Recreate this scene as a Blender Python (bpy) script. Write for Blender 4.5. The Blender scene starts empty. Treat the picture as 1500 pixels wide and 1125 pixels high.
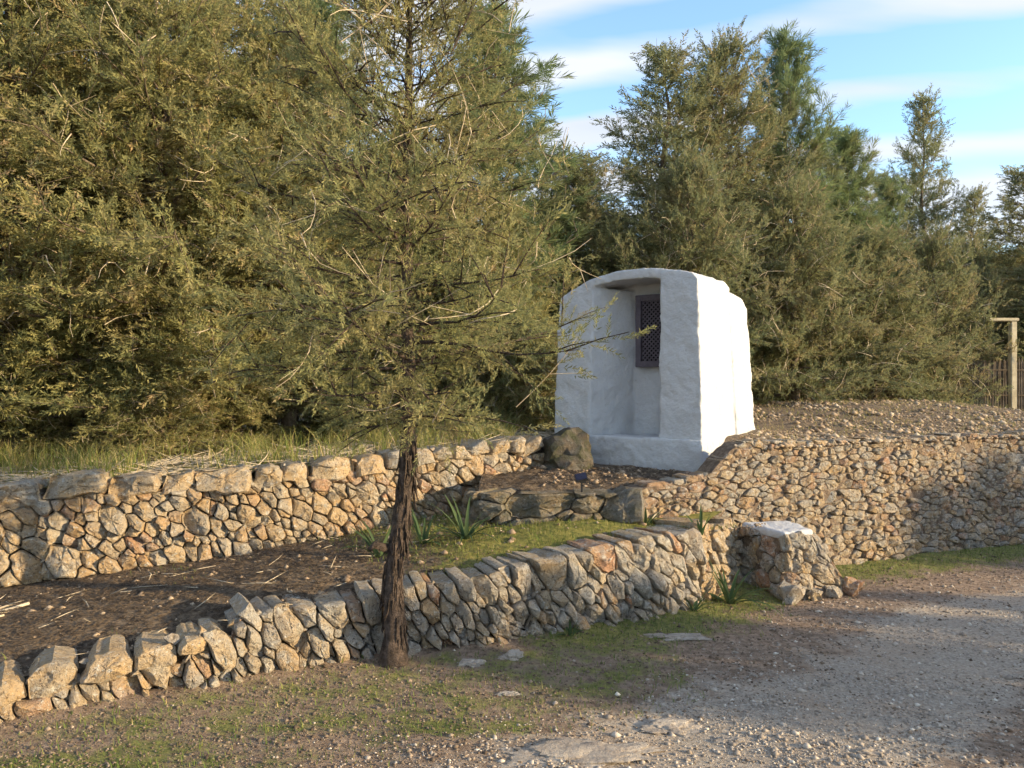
import bpy, math, random
import numpy as np
from mathutils import Vector, noise

random.seed(7)
RNG = np.random.default_rng(7)
scene = bpy.context.scene
COL = scene.collection
R = math.radians

# ------------------------------------------------------------------ camera, sky, sun, exposure
EYE = 1.6
F = 1083.0                      # focal length in photograph pixels (1500 wide): 26 mm lens
cam_data = bpy.data.cameras.new('camera')
cam_data.sensor_width = 36.0
cam_data.lens = 26.0
cam_data.clip_end = 2000.0
cam = bpy.data.objects.new('camera', cam_data)
cam.location = (0, 0, EYE)
cam.rotation_euler = (R(90), 0, 0)
COL.objects.link(cam)
scene.camera = cam

SUN_AZ = R(-18)                 # measured from +X towards +Y
SUN_EL = R(13)
sdir = Vector((math.cos(SUN_AZ)*math.cos(SUN_EL), math.sin(SUN_AZ)*math.cos(SUN_EL), math.sin(SUN_EL)))
world = bpy.data.worlds.new('World')
scene.world = world
world.use_nodes = True
wn, wl = world.node_tree.nodes, world.node_tree.links
wn.clear()
w_out = wn.new('ShaderNodeOutputWorld')
w_bg = wn.new('ShaderNodeBackground'); w_bg.inputs['Strength'].default_value = 0.105
w_sky = wn.new('ShaderNodeTexSky'); w_sky.sky_type = 'NISHITA'; w_sky.sun_disc = False
w_sky.sun_elevation = SUN_EL
w_sky.sun_rotation = math.atan2(sdir.x, sdir.y)
w_sky.air_density = 1.0; w_sky.dust_density = 0.15; w_sky.ozone_density = 2.2
w_tc = wn.new('ShaderNodeTexCoord')
w_sep = wn.new('ShaderNodeSeparateXYZ'); wl.new(w_tc.outputs['Generated'], w_sep.inputs[0])
def wmath(op, a, b=None):
    n = wn.new('ShaderNodeMath'); n.operation = op
    for i, v in enumerate((a, b)):
        if v is None: continue
        if isinstance(v, (int, float)): n.inputs[i].default_value = v
        else: wl.new(v, n.inputs[i])
    return n.outputs[0]
zz = wmath('ADD', wmath('MAXIMUM', w_sep.outputs['Z'], 0.0), 0.22)
w_comb = wn.new('ShaderNodeCombineXYZ')
wl.new(wmath('DIVIDE', w_sep.outputs['X'], zz), w_comb.inputs[0])
wl.new(wmath('DIVIDE', w_sep.outputs['Y'], zz), w_comb.inputs[1])
w_map = wn.new('ShaderNodeMapping'); w_map.inputs['Rotation'].default_value = (0, 0, R(-24))
w_map.inputs['Scale'].default_value = (0.6, 1.7, 1); w_map.inputs['Location'].default_value = (0.3, 0.62, 0)
wl.new(w_comb.outputs[0], w_map.inputs[0])
w_no = wn.new('ShaderNodeTexNoise'); w_no.inputs['Scale'].default_value = 1.35
w_no.inputs['Detail'].default_value = 5; w_no.inputs['Roughness'].default_value = 0.5
w_no.inputs['Distortion'].default_value = 0.35
wl.new(w_map.outputs[0], w_no.inputs['Vector'])
w_n3 = wn.new('ShaderNodeTexNoise'); w_n3.inputs['Scale'].default_value = 1.6; w_n3.inputs['Detail'].default_value = 3
wl.new(w_comb.outputs[0], w_n3.inputs['Vector'])
w_s2 = wn.new('ShaderNodeSeparateXYZ'); wl.new(w_comb.outputs[0], w_s2.inputs[0])
w_ph = wmath('ADD', wmath('ADD', w_s2.outputs['Y'], wmath('MULTIPLY', w_s2.outputs['X'], .385)), wmath('MULTIPLY', wmath('SUBTRACT', w_n3.outputs['Fac'], .5), .22))
w_band = wmath('COSINE', wmath('MULTIPLY', wmath('SUBTRACT', w_ph, 1.554), 2*math.pi/.27))
w_den = wmath('ADD', wmath('MULTIPLY', w_band, .13), w_no.outputs['Fac'])
w_rmp = wn.new('ShaderNodeValToRGB')
w_rmp.color_ramp.elements[0].position = 0.37; w_rmp.color_ramp.elements[0].color = (0, 0, 0, 1)
w_rmp.color_ramp.elements[1].position = 0.57; w_rmp.color_ramp.elements[1].color = (0.9, 0.9, 0.9, 1)
wl.new(w_den, w_rmp.inputs[0])
w_no2 = wn.new('ShaderNodeTexNoise'); w_no2.inputs['Scale'].default_value = 2.6; w_no2.inputs['Detail'].default_value = 4
wl.new(w_map.outputs[0], w_no2.inputs['Vector'])
w_cc = wn.new('ShaderNodeMix'); w_cc.data_type = 'RGBA'
wl.new(w_no2.outputs['Fac'], w_cc.inputs[0])
w_cc.inputs[6].default_value = (1.45, 1.58, 1.85, 1); w_cc.inputs[7].default_value = (2.55, 2.55, 2.6, 1)
w_mix = wn.new('ShaderNodeMix'); w_mix.data_type = 'RGBA'
wl.new(w_rmp.outputs[0], w_mix.inputs[0]); wl.new(w_sky.outputs[0], w_mix.inputs[6]); wl.new(w_cc.outputs[2], w_mix.inputs[7])
wl.new(w_mix.outputs[2], w_bg.inputs['Color']); wl.new(w_bg.outputs[0], w_out.inputs['Surface'])

sun_data = bpy.data.lights.new('sun', 'SUN')
sun_data.energy = 2.3
sun_data.angle = R(0.6)
sun_data.color = (1.0, 0.77, 0.46)
sun = bpy.data.objects.new('sun', sun_data)
sun.rotation_euler = (-sdir).to_track_quat('-Z', 'Y').to_euler()
sun.location = (20, -8, 12)
COL.objects.link(sun)

vs = scene.view_settings
vs.view_transform = 'Standard'; vs.look = 'None'; vs.gamma = 1.0; vs.use_curve_mapping = False
vs.exposure = 2.2
scene.render.engine = 'CYCLES'
scene.cycles.use_denoising = True
scene.cycles.use_adaptive_sampling = True
scene.cycles.adaptive_threshold = 0.03
scene.cycles.max_bounces = 4
scene.cycles.diffuse_bounces = 3
scene.cycles.transmission_bounces = 3
scene.cycles.transparent_max_bounces = 4

# ------------------------------------------------------------------ material helpers
class NT:
    def __init__(self, name):
        self.m = bpy.data.materials.new(name); self.m.use_nodes = True
        self.n, self.l = self.m.node_tree.nodes, self.m.node_tree.links
        self.n.clear()
        self.out = self.n.new('ShaderNodeOutputMaterial')
        self.b = self.n.new('ShaderNodeBsdfPrincipled')
        self.l.new(self.b.outputs[0], self.out.inputs[0])
        self.b.inputs['Specular IOR Level'].default_value = 0.25
        self.tc = self.n.new('ShaderNodeTexCoord')
        self.geo = self.n.new('ShaderNodeNewGeometry')
    def pos(self): return self.geo.outputs['Position']
    def noise(self, scale, detail=4, rough=0.55, vec=None, out='Fac', dist=0.0):
        t = self.n.new('ShaderNodeTexNoise')
        t.inputs['Scale'].default_value = scale; t.inputs['Detail'].default_value = detail
        t.inputs['Roughness'].default_value = rough; t.inputs['Distortion'].default_value = dist
        self.l.new(vec or self.pos(), t.inputs['Vector'])
        return t.outputs[out]
    def voronoi(self, scale, feature='F1', vec=None, out='Distance'):
        t = self.n.new('ShaderNodeTexVoronoi'); t.feature = feature
        t.inputs['Scale'].default_value = scale
        self.l.new(vec or self.pos(), t.inputs['Vector'])
        return t.outputs[out]
    def attr(self, name, out='Fac'):
        a = self.n.new('ShaderNodeAttribute'); a.attribute_name = name
        return a.outputs[out]
    def ramp(self, fac, stops, interp='LINEAR'):
        r = self.n.new('ShaderNodeValToRGB'); cr = r.color_ramp; cr.interpolation = interp
        while len(cr.elements) < len(stops): cr.elements.new(0.5)
        for e, (p, c) in zip(cr.elements, stops):
            e.position = p
            e.color = (c, c, c, 1) if isinstance(c, (int, float)) else (*c, 1)
        self.l.new(fac, r.inputs[0])
        return r.outputs[0]
    def mix(self, fac, a, b, blend='MIX'):
        m = self.n.new('ShaderNodeMix'); m.data_type = 'RGBA'; m.blend_type = blend
        for i, v in ((0, fac), (6, a), (7, b)):
            if isinstance(v, (int, float)): m.inputs[i].default_value = v if i == 0 else (v, v, v, 1)
            elif isinstance(v, tuple): m.inputs[i].default_value = (*v, 1)
            else: self.l.new(v, m.inputs[i])
        return m.outputs[2]
    def math(self, op, a, b=None, clamp=False):
        n = self.n.new('ShaderNodeMath'); n.operation = op; n.use_clamp = clamp
        for i, v in enumerate((a, b)):
            if v is None: continue
            if isinstance(v, (int, float)): n.inputs[i].default_value = v
            else: self.l.new(v, n.inputs[i])
        return n.outputs[0]
    def bump(self, h, strength=0.5, dist=0.02):
        b = self.n.new('ShaderNodeBump'); b.inputs['Strength'].default_value = strength
        b.inputs['Distance'].default_value = dist
        self.l.new(h, b.inputs['Height']); self.l.new(b.outputs[0], self.b.inputs['Normal'])
    def color(self, c):
        if isinstance(c, tuple): self.b.inputs['Base Color'].default_value = (*c, 1)
        else: self.l.new(c, self.b.inputs['Base Color'])
    def rough(self, v): self.b.inputs['Roughness'].default_value = v

def mat_stone(name, warm=0.0, dark=1.0, moss=0.0):
    t = NT(name)
    tone = t.attr('tone')
    d = dark
    base = t.ramp(tone, [(0.0, (.31*d, .28*d, .245*d)), (0.22, (.40*d, .36*d, .30*d)), (0.42, (.37*d, .30*d, .215*d)),
                         (0.6, (.45*d, .37*d, .26*d)), (0.78, (.44*d, .31*d, .18*d)), (0.9, (.36*d, .24*d, .17*d)), (1.0, (.42*d, .22*d, .12*d))])
    warmc = t.mix(t.ramp(t.noise(7, 5, .6), [(.42, 0.0), (.68, .55 + warm)]), base, (.50*d, .34*d, .17*d))
    grey = t.mix(t.ramp(t.noise(11, 6, .65), [(.48, 0.0), (.62, .75 if warm < .2 else .4)]), warmc, (.40*d, .385*d, .35*d))  # grey thinned on the warm stone so its sunlit gold stays
    lich = t.mix(t.ramp(t.noise(34, 4, .7), [(.57, 0.0), (.64, .8)]), grey, (.56*d, .54*d, .48*d))
    pits = t.mix(t.ramp(t.noise(52, 5, .7), [(.34, .9), (.46, 0.0)]), lich, (.09, .07, .055))
    blot = t.mix(t.ramp(t.noise(16, 5, .7), [(.60, 0.0), (.70, .55)]), pits, (.15*d, .135*d, .12*d))
    if moss > 0:
        blot = t.mix(t.ramp(t.noise(9, 4, .6), [(.40, 0.0), (.60, moss)]), blot, (.055, .06, .03))
    t.color(blot); t.rough(.92)
    h = t.math('ADD', t.math('MULTIPLY', t.noise(22, 6, .7), 1.0), t.math('MULTIPLY', t.noise(90, 4, .7), .4))
    t.bump(h, 1.0, .045)
    return t.m

def mat_simple(name, c1, c2, scale, rough=.9, bump=0.3, bdist=.01, stops=(.35, .65)):
    t = NT(name)
    t.color(t.mix(t.ramp(t.noise(scale, 5, .6), [(stops[0], 0.0), (stops[1], 1.0)]), c1, c2))
    t.rough(rough)
    if bump: t.bump(t.noise(scale*3, 5, .65), bump, bdist)
    return t.m

def mat_leaf(name, stops, trans=.28, vary=.45):
    t = NT(name)
    tone = t.attr('tone')
    c = t.ramp(tone, stops)
    oi = t.n.new('ShaderNodeObjectInfo')
    c = t.mix(t.math('MULTIPLY', t.ramp(t.noise(1.5, 3, .6), [(.50, 0.0), (.68, 1.0)]), vary), c, (.30, .215, .125))
    c = t.mix(t.math('MULTIPLY', t.ramp(t.noise(2.3, 3, .6), [(.34, 1.0), (.50, 0.0)]), vary), c, (.13, .165, .085))
    c = t.mix(t.math('MULTIPLY', oi.outputs['Random'], vary*1.2), c, t.mix(.5, c, (.20, .235, .12)))
    t.color(c); t.rough(.75)
    t.b.inputs['Specular IOR Level'].default_value = .15
    tr = t.n.new('ShaderNodeBsdfTranslucent'); t.l.new(c, tr.inputs[0])
    mx = t.n.new('ShaderNodeMixShader'); mx.inputs[0].default_value = trans
    t.l.new(t.b.outputs[0], mx.inputs[1]); t.l.new(tr.outputs[0], mx.inputs[2])
    t.l.new(mx.outputs[0], t.out.inputs[0])
    return t.m

M = {}
M['stone'] = mat_stone('limestone')
M['stone_warm'] = mat_stone('limestone_ochre_sun_tint', warm=.38)  # ochre stone, with the golden sunlight on the walls added into its colour
M['stone_small'] = mat_stone('limestone_rubble', warm=.1, dark=.92)
M['stone_dark'] = mat_stone('limestone_mossy_shaded', dark=.30, moss=.85)  # mossy rock, darkened further to paint in the shade beside the hut
M['stone_step'] = mat_stone('limestone_step', dark=.62, moss=.5)
M['stone_pale'] = mat_stone('limestone_pale', dark=1.15)
M['earth'] = mat_simple('dark_earth', (.055, .042, .032), (.11, .082, .058), 14, .95, .8, .03)
M['core'] = mat_simple('wall_rubble_fill', (.05, .04, .032), (.15, .115, .08), 30, .95, 1.0, .03)
M['packed_earth'] = mat_simple('packed_earth', (.13, .095, .07), (.30, .23, .17), 26, .95, 1.0, .04)
M['bark'] = mat_simple('juniper_bark', (.035, .027, .022), (.135, .10, .08), 26, .95, 1.0, .03)
M['branch'] = mat_simple('branch_bark', (.075, .058, .042), (.17, .135, .10), 20, .95, .5, .01)
M['deadtwig'] = mat_simple('pale_dead_twig', (.36, .29, .20), (.52, .45, .34), 12, .9, .2, .005)
M['pinebark'] = mat_simple('pine_bark', (.11, .085, .07), (.24, .19, .16), 18, .95, .6, .02)
M['juniper'] = mat_leaf('juniper_foliage', [(0, (.115, .13, .062)), (.3, (.23, .235, .098)), (.6, (.34, .32, .13)), (.85, (.44, .39, .175)), (1, (.42, .30, .165))], .5)
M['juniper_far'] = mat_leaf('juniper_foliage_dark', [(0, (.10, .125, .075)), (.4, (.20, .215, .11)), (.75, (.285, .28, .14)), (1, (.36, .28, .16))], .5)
M['pine'] = mat_leaf('pine_needles', [(0, (.085, .13, .07)), (.5, (.165, .225, .105)), (1, (.28, .34, .15))], .48)
M['blade'] = mat_leaf('grass_blades', [(0, (.075, .125, .03)), (.45, (.16, .21, .05)), (.75, (.28, .27, .085)), (1, (.46, .37, .18))], .4, 0.12)
M['squill'] = mat_leaf('strap_leaf', [(0, (.035, .07, .028)), (1, (.075, .12, .05))], .25, 0.12)
M['litter'] = mat_simple('needle_litter', (.05, .037, .028), (.13, .095, .065), 9, .95, 0)
M['metal'] = mat_simple('black_plastic', (.015, .015, .017), (.03, .03, .032), 30, .5, 0)
M['panel'] = mat_simple('solar_panel', (.01, .012, .03), (.02, .022, .05), 60, .25, 0)
M['hatch'] = mat_simple('purple_grey_paint', (.075, .062, .078), (.105, .088, .105), 20, .6, .2, .004)
M['dark_inside'] = mat_simple('painted_interior_shade', (.008, .008, .009), (.014, .014, .015), 10, .95, 0)
M['reed'] = mat_simple('dry_reed', (.10, .08, .062), (.20, .165, .125), 8, .9, .2, .005)
M['cream'] = mat_simple('cream_paint', (.36, .31, .21), (.50, .44, .31), 9, .8, .2, .004)

def mat_whitewash(name, splash=True):
    t = NT(name)
    c = t.mix(t.ramp(t.noise(4, 5, .6), [(.35, 0.0), (.7, 1.0)]), (.44, .45, .465), (.50, .51, .525))
    c = t.mix(t.ramp(t.noise(40, 4, .65), [(.62, 0.0), (.70, .45)]), c, (.28, .26, .235))
    c = t.mix(t.ramp(t.noise(2.6, 5, .65), [(.56, 0.0), (.76, .35)]), c, (.45, .425, .40))
    if splash:
        sepz = t.n.new('ShaderNodeSeparateXYZ'); t.l.new(t.pos(), sepz.inputs[0])
        sp = t.math('MULTIPLY', t.math('SUBTRACT', 1.0, sepz.outputs['Z'], True), t.math('MULTIPLY', t.noise(9, 5, .7), 3.0), True)
        c = t.mix(t.math('MULTIPLY', sp, .7), c, (.34, .30, .25))
    t.color(c); t.rough(.85)
    t.bump(t.math('ADD', t.noise(14, 5, .6), t.math('MULTIPLY', t.noise(50, 4, .6), .5)), .5, .03)
    return t.m
M['whitewash'] = mat_whitewash('whitewash')
M['white_top'] = mat_whitewash('white_plaster', False)

t = NT('gravel_and_earth')
g, mo = t.attr('gravel'), t.attr('moss')
n1 = t.noise(3.2, 6, .65)
gr = t.mix(t.ramp(t.noise(46, 4, .7), [(.35, 0.0), (.68, 1.0)]), (.28, .235, .19), (.52, .455, .375))
gr = t.mix(t.ramp(t.noise(1.7, 4, .6), [(.5, 0.0), (.66, .55)]), gr, (.40, .30, .215))
ea = t.mix(t.ramp(t.noise(20, 6, .7), [(.35, 0.0), (.7, 1.0)]), (.15, .105, .075), (.42, .315, .23))
fac = t.math('ADD', g, t.math('MULTIPLY', t.math('SUBTRACT', n1, .5), 1.5), clamp=True)
c = t.mix(t.ramp(fac, [(.38, 0.0), (.62, 1.0)]), ea, gr)
ms = t.mix(t.ramp(t.noise(26, 5, .7), [(.35, 0.0), (.7, 1.0)]), (.09, .115, .03), (.29, .275, .085))
fm = t.math('ADD', mo, t.math('MULTIPLY', t.math('SUBTRACT', t.noise(5, 6, .7), .5), 1.7), clamp=True)
c = t.mix(t.ramp(fm, [(.42, 0.0), (.66, .92)]), c, ms)
t.color(c); t.rough(.96)
t.bump(t.math('ADD', t.noise(60, 5, .75), t.math('MULTIPLY', t.noise(12, 4, .6), .8)), .9, .025)
M['ground'] = t.m

t = NT('terrace_soil')
li, mo = t.attr('gravel'), t.attr('moss')
ea = t.mix(t.ramp(t.noise(24, 6, .75), [(.35, 0.0), (.7, 1.0)]), (.06, .046, .036), (.20, .155, .115))
ms = t.mix(t.ramp(t.noise(20, 5, .7), [(.35, 0.0), (.68, 1.0)]), (.10, .12, .03), (.35, .31, .08))
fm = t.math('ADD', mo, t.math('MULTIPLY', t.math('SUBTRACT', t.noise(5, 6, .7), .5), 1.4), clamp=True)
c = t.mix(t.ramp(fm, [(.42, 0.0), (.64, .95)]), ea, ms)
c = t.mix(t.math('MULTIPLY', li, t.ramp(t.noise(17, 6, .75), [(.42, 0.0), (.62, 1.0)])), c, (.31, .23, .15))
t.color(c); t.rough(.96)
t.bump(t.math('ADD', t.noise(48, 5, .75), t.math('MULTIPLY', t.noise(10, 4, .6), .8)), 1.0, .03)
M['soil'] = t.m

t = NT('outcrop_limestone')
c = t.mix(t.ramp(t.noise(9, 6, .7), [(.35, 0.0), (.65, 1.0)]), (.25, .21, .175), (.42, .37, .31))
c = t.mix(t.ramp(t.noise(22, 5, .7), [(.58, 0.0), (.68, .8)]), c, (.13, .10, .08))
t.color(c); t.rough(.92); t.bump(t.noise(24, 6, .7), .9, .02)
M['outcrop'] = t.m

t = NT('pebbles')
tone = t.attr('tone')
t.color(t.ramp(tone, [(0, (.19, .16, .13)), (.5, (.33, .285, .24)), (.85, (.46, .41, .35)), (1, (.58, .54, .47))])); t.rough(.92)
M['pebble'] = t.m

t = NT('ochre_pebbles')
tone = t.attr('tone')
t.color(t.ramp(tone, [(0, (.16, .115, .08)), (.5, (.33, .25, .17)), (1, (.50, .42, .32))])); t.rough(.92)
M['pebble_warm'] = t.m
t = NT('earth_clods')
t.color(t.ramp(t.attr('tone'), [(0, (.08, .058, .042)), (.5, (.19, .145, .105)), (.85, (.30, .24, .18)), (1, (.42, .36, .29))])); t.rough(.95)
M['clod'] = t.m

# ------------------------------------------------------------------ mesh helpers
def mesh_from(name, verts, faces, mat, tone=None, smooth=False, sharp=None):
    me = bpy.data.meshes.new(name)
    me.from_pydata([tuple(v) for v in verts], [], faces)
    if tone is not None:
        a = me.attributes.new('tone', 'FLOAT', 'POINT')
        a.data.foreach_set('value', np.full(len(verts), tone, dtype=np.float32) if np.isscalar(tone) else np.asarray(tone, np.float32))
    if smooth:
        me.polygons.foreach_set('use_smooth', [True]*len(me.polygons))
        if sharp is not None: me.set_sharp_from_angle(angle=sharp)
    me.materials.append(mat)
    me.update()
    return me

def fast_mesh(name, V, Fc, mat, tone=None, smooth=False):
    """V (n,3) float, Fc (m,k) int, all faces with k corners"""
    me = bpy.data.meshes.new(name)
    m, k = Fc.shape
    me.vertices.add(len(V)); me.vertices.foreach_set('co', np.ascontiguousarray(V, np.float32).ravel())
    me.loops.add(m*k); me.loops.foreach_set('vertex_index', np.ascontiguousarray(Fc, np.int32).ravel())
    me.polygons.add(m)
    me.polygons.foreach_set('loop_start', np.arange(0, m*k, k, dtype=np.int32))
    me.polygons.foreach_set('loop_total', np.full(m, k, np.int32))
    if tone is not None:
        a = me.attributes.new('tone', 'FLOAT', 'POINT'); a.data.foreach_set('value', np.asarray(tone, np.float32))
    me.materials.append(mat)
    me.update(calc_edges=True)
    if smooth: me.polygons.foreach_set('use_smooth', np.ones(m, bool))
    return me

def link(name, me, parent=None, loc=(0, 0, 0)):
    o = bpy.data.objects.new(name, me); COL.objects.link(o)
    o.location = loc
    if parent is not None: o.parent = parent
    return o

def tag(o, label=None, cat=None, group=None, kind=None):
    for k, v in (('label', label), ('category', cat), ('group', group), ('kind', kind)):
        if v: o[k] = v
    return o

def thing(name, loc, label, cat, group=None):
    o = bpy.data.objects.new(name, None); COL.objects.link(o); o.location = loc
    o.empty_display_size = .1
    return tag(o, label, cat, group)

def copy_tree(o, parent=None):
    c = o.copy(); COL.objects.link(c); c.parent = parent
    for ch in list(o.children): copy_tree(ch, c)
    return c

class Tubes:
    def __init__(self): self.v = []; self.f = []
    def add(self, pts, rads, k=5, cap=True):
        base = len(self.v); n = len(pts)
        pts = [Vector(p) for p in pts]
        for i, p in enumerate(pts):
            d = (pts[min(i+1, n-1)] - pts[max(i-1, 0)])
            if d.length < 1e-6: d = Vector((0, 0, 1))
            d.normalize()
            a = d.cross(Vector((0, 0, 1)) if abs(d.z) < .9 else Vector((1, 0, 0))).normalized()
            b = d.cross(a)
            for j in range(k):
                w = 2*math.pi*j/k
                self.v.append(p + (math.cos(w)*a + math.sin(w)*b)*float(rads[i]))
        for i in range(n-1):
            for j in range(k):
                j2 = (j+1) % k
                self.f.append((base+i*k+j, base+i*k+j2, base+(i+1)*k+j2, base+(i+1)*k+j))
        if cap:
            self.f.append(tuple(base+(n-1)*k+j for j in range(k)))
            self.f.append(tuple(base+k-1-j for j in range(k)))
    def build(self, name, mat, smooth=True):
        return mesh_from(name, self.v, self.f, mat, smooth=smooth)

def box_mesh(name, sx, sy, sz, mat, bev=.0):
    import bmesh
    bm = bmesh.new(); bmesh.ops.create_cube(bm, size=1.0)
    for v in bm.verts: v.co = Vector((v.co.x*sx, v.co.y*sy, v.co.z*sz))
    if bev: bmesh.ops.bevel(bm, geom=list(bm.edges), offset=bev, segments=2, affect='EDGES')
    me = bpy.data.meshes.new(name); bm.to_mesh(me); bm.free(); me.materials.append(mat)
    return me

def interp(xs, ys, x): return float(np.interp(x, xs, ys))
def g2w(px, py, z=0.0):          # pixel of a point that stands on ground of height z
    Y = (EYE - z)*F/(py - 562.0)
    return ((px - 750.0)/F*Y, Y)
def nz(x, y, z=0.0, s=1.0): return noise.noise(Vector((x*s, y*s, z*s)))

# ------------------------------------------------------------------ wall lines  (x, y, z_base, z_top)
LOWER = [(-4.6, 2.15, 0, .22), (-3.4, 2.85, 0, .24), (-2.41, 3.48, 0, .275), (-2.10, 3.68, 0, .295), (-1.585, 3.876, 0, .34), (-1.32, 4.09, 0, .395),
         (-.95, 4.26, 0, .395), (-.543, 4.387, 0, .435), (-.124, 4.48, 0, .48), (.216, 4.67, 0, .51), (.58, 4.83, 0, .54), (.968, 4.99, 0, .575),
         (1.26, 5.22, 0, .595), (1.38, 5.34, 0, .575)]
RETURN = [(1.385, 5.36, 0, .575), (1.62, 5.62, 0, .53), (1.86, 5.98, 0, .50)]
UPPER = [(-6.4, 4.25, .1, .86), (-5.0, 4.66, .17, .88), (-3.52, 5.08, .25, .91), (-2.65, 5.33, .31, .95), (-1.81, 5.6, .37, .985), (-1.1, 6.0, .43, 1.02),
         (-.3, 6.5, .48, 1.08), (.1, 6.82, .62, 1.085), (.38, 7.08, .76, 1.06)]
RIGHT = [(1.02, 5.70, 0, .79), (1.35, 5.85, 0, .825), (1.68, 5.98, 0, .87), (1.84, 6.045, 0, 1.03), (1.97, 6.095, 0, 1.12), (2.93, 6.47, 0, 1.09), (4.0, 6.89, 0, 1.11),
         (5.06, 7.30, 0, 1.11), (7.5, 8.25, 0, 1.10)]

LOWER = [(a, b, c, d-.032-max(0, .06-.012*i)) for i, (a, b, c, d) in enumerate(LOWER)]
def soil_s(x, y): return .9*x + .43*y
def terrace_z(x, y): return min(.29 + .093*soil_s(x, y), .565)

class WallMap:
    def __init__(self, line, batter=.1):
        P = np.array(line, float); self.P = P
        seg = np.hypot(np.diff(P[:, 0]), np.diff(P[:, 1]))
        self.u = np.concatenate([[0], np.cumsum(seg)]); self.L = self.u[-1]
        d = np.diff(P[:, :2], axis=0)/seg[:, None]
        nrm = np.stack([d[:, 1], -d[:, 0]], 1)
        vn = np.vstack([nrm[:1], (nrm[:-1]+nrm[1:])/2, nrm[-1:]])
        self.n = vn/np.linalg.norm(vn, axis=1)[:, None]
        self.batter = batter
    def h(self, u): return np.interp(u, self.u, self.P[:, 3]-self.P[:, 2])
    def __call__(self, u, v, w):
        x = np.interp(u, self.u, self.P[:, 0]); y = np.interp(u, self.u, self.P[:, 1]); z = np.interp(u, self.u, self.P[:, 2])
        nx = np.interp(u, self.u, self.n[:, 0]); ny = np.interp(u, self.u, self.n[:, 1])
        o = w - self.batter*v
        return Vector((x+nx*o, y+ny*o, z+v))

def clip_poly(poly, a, b, c):       # keep a*x + b*y <= c
    out = []
    n = len(poly)
    for i in range(n):
        p, q = poly[i], poly[(i+1) % n]
        dp, dq = a*p[0]+b*p[1]-c, a*q[0]+b*q[1]-c
        if dp <= 0: out.append(p)
        if (dp < 0 < dq) or (dq < 0 < dp):
            s = dp/(dp-dq); out.append((p[0]+s*(q[0]-p[0]), p[1]+s*(q[1]-p[1])))
    return out

def power_cells(L, hfun, rfun, amap, rnd, tries=6000, pack=.86):
    """stones as cells of a power diagram in the face of a wall; amap: 2x2 map that makes the long stones round"""
    A = np.array(amap, float); Ai = np.linalg.inv(A)
    seeds = []
    for k in range(tries):
        u = rnd.uniform(0, L); h = float(hfun(u))
        v = rnd.uniform(.0, h)
        r = rfun(u, v, h)*rnd.choice((.6, .8, .95, 1.1, 1.35, 1.65))*rnd.uniform(.9, 1.1)*(1.0 if k < tries*.45 else .66)
        p = A @ np.array([u, v])
        ok = True
        for q, rq in seeds:
            if abs(q[0]-p[0]) < 1.2 and (q[0]-p[0])**2+(q[1]-p[1])**2 < (pack*(r+rq))**2:
                ok = False; break
        if ok: seeds.append((p, r))
    cells = []
    for i, (p, r) in enumerate(seeds):
        poly = [(p[0]-1, p[1]-1), (p[0]+1, p[1]-1), (p[0]+1, p[1]+1), (p[0]-1, p[1]+1)]
        for j, (q, rq) in enumerate(seeds):
            if i == j or abs(q[0]-p[0]) > 1.0: continue
            a, b = 2*(q[0]-p[0]), 2*(q[1]-p[1])
            c_ = q[0]**2+q[1]**2-rq*rq-(p[0]**2+p[1]**2-r*r)
            poly = clip_poly(poly, a, b, c_)
            if len(poly) < 3: break
        if len(poly) < 3: continue
        uv = [tuple(Ai @ np.array(pt)) for pt in poly]
        cu = sum(x for x, _ in uv)/len(uv)
        cu = min(max(cu, 0), L)
        e = .05
        h0, h1 = float(hfun(max(cu-e, 0))), float(hfun(min(cu+e, L)))
        sl = (h1-h0)/(2*e)
        uv = clip_poly(uv, -sl, 1, float(hfun(cu))-sl*cu + rnd.uniform(-.02, .025))
        if len(uv) >= 3: uv = clip_poly(uv, 0, -1, .04)
        if len(uv) >= 3: uv = clip_poly(uv, 1, 0, L)
        if len(uv) >= 3: uv = clip_poly(uv, -1, 0, 0)
        if len(uv) >= 3: cells.append(uv)
    return cells

def poly_area(p): return abs(sum(p[i][0]*p[(i+1) % len(p)][1]-p[(i+1) % len(p)][0]*p[i][1] for i in range(len(p)))/2)

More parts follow.
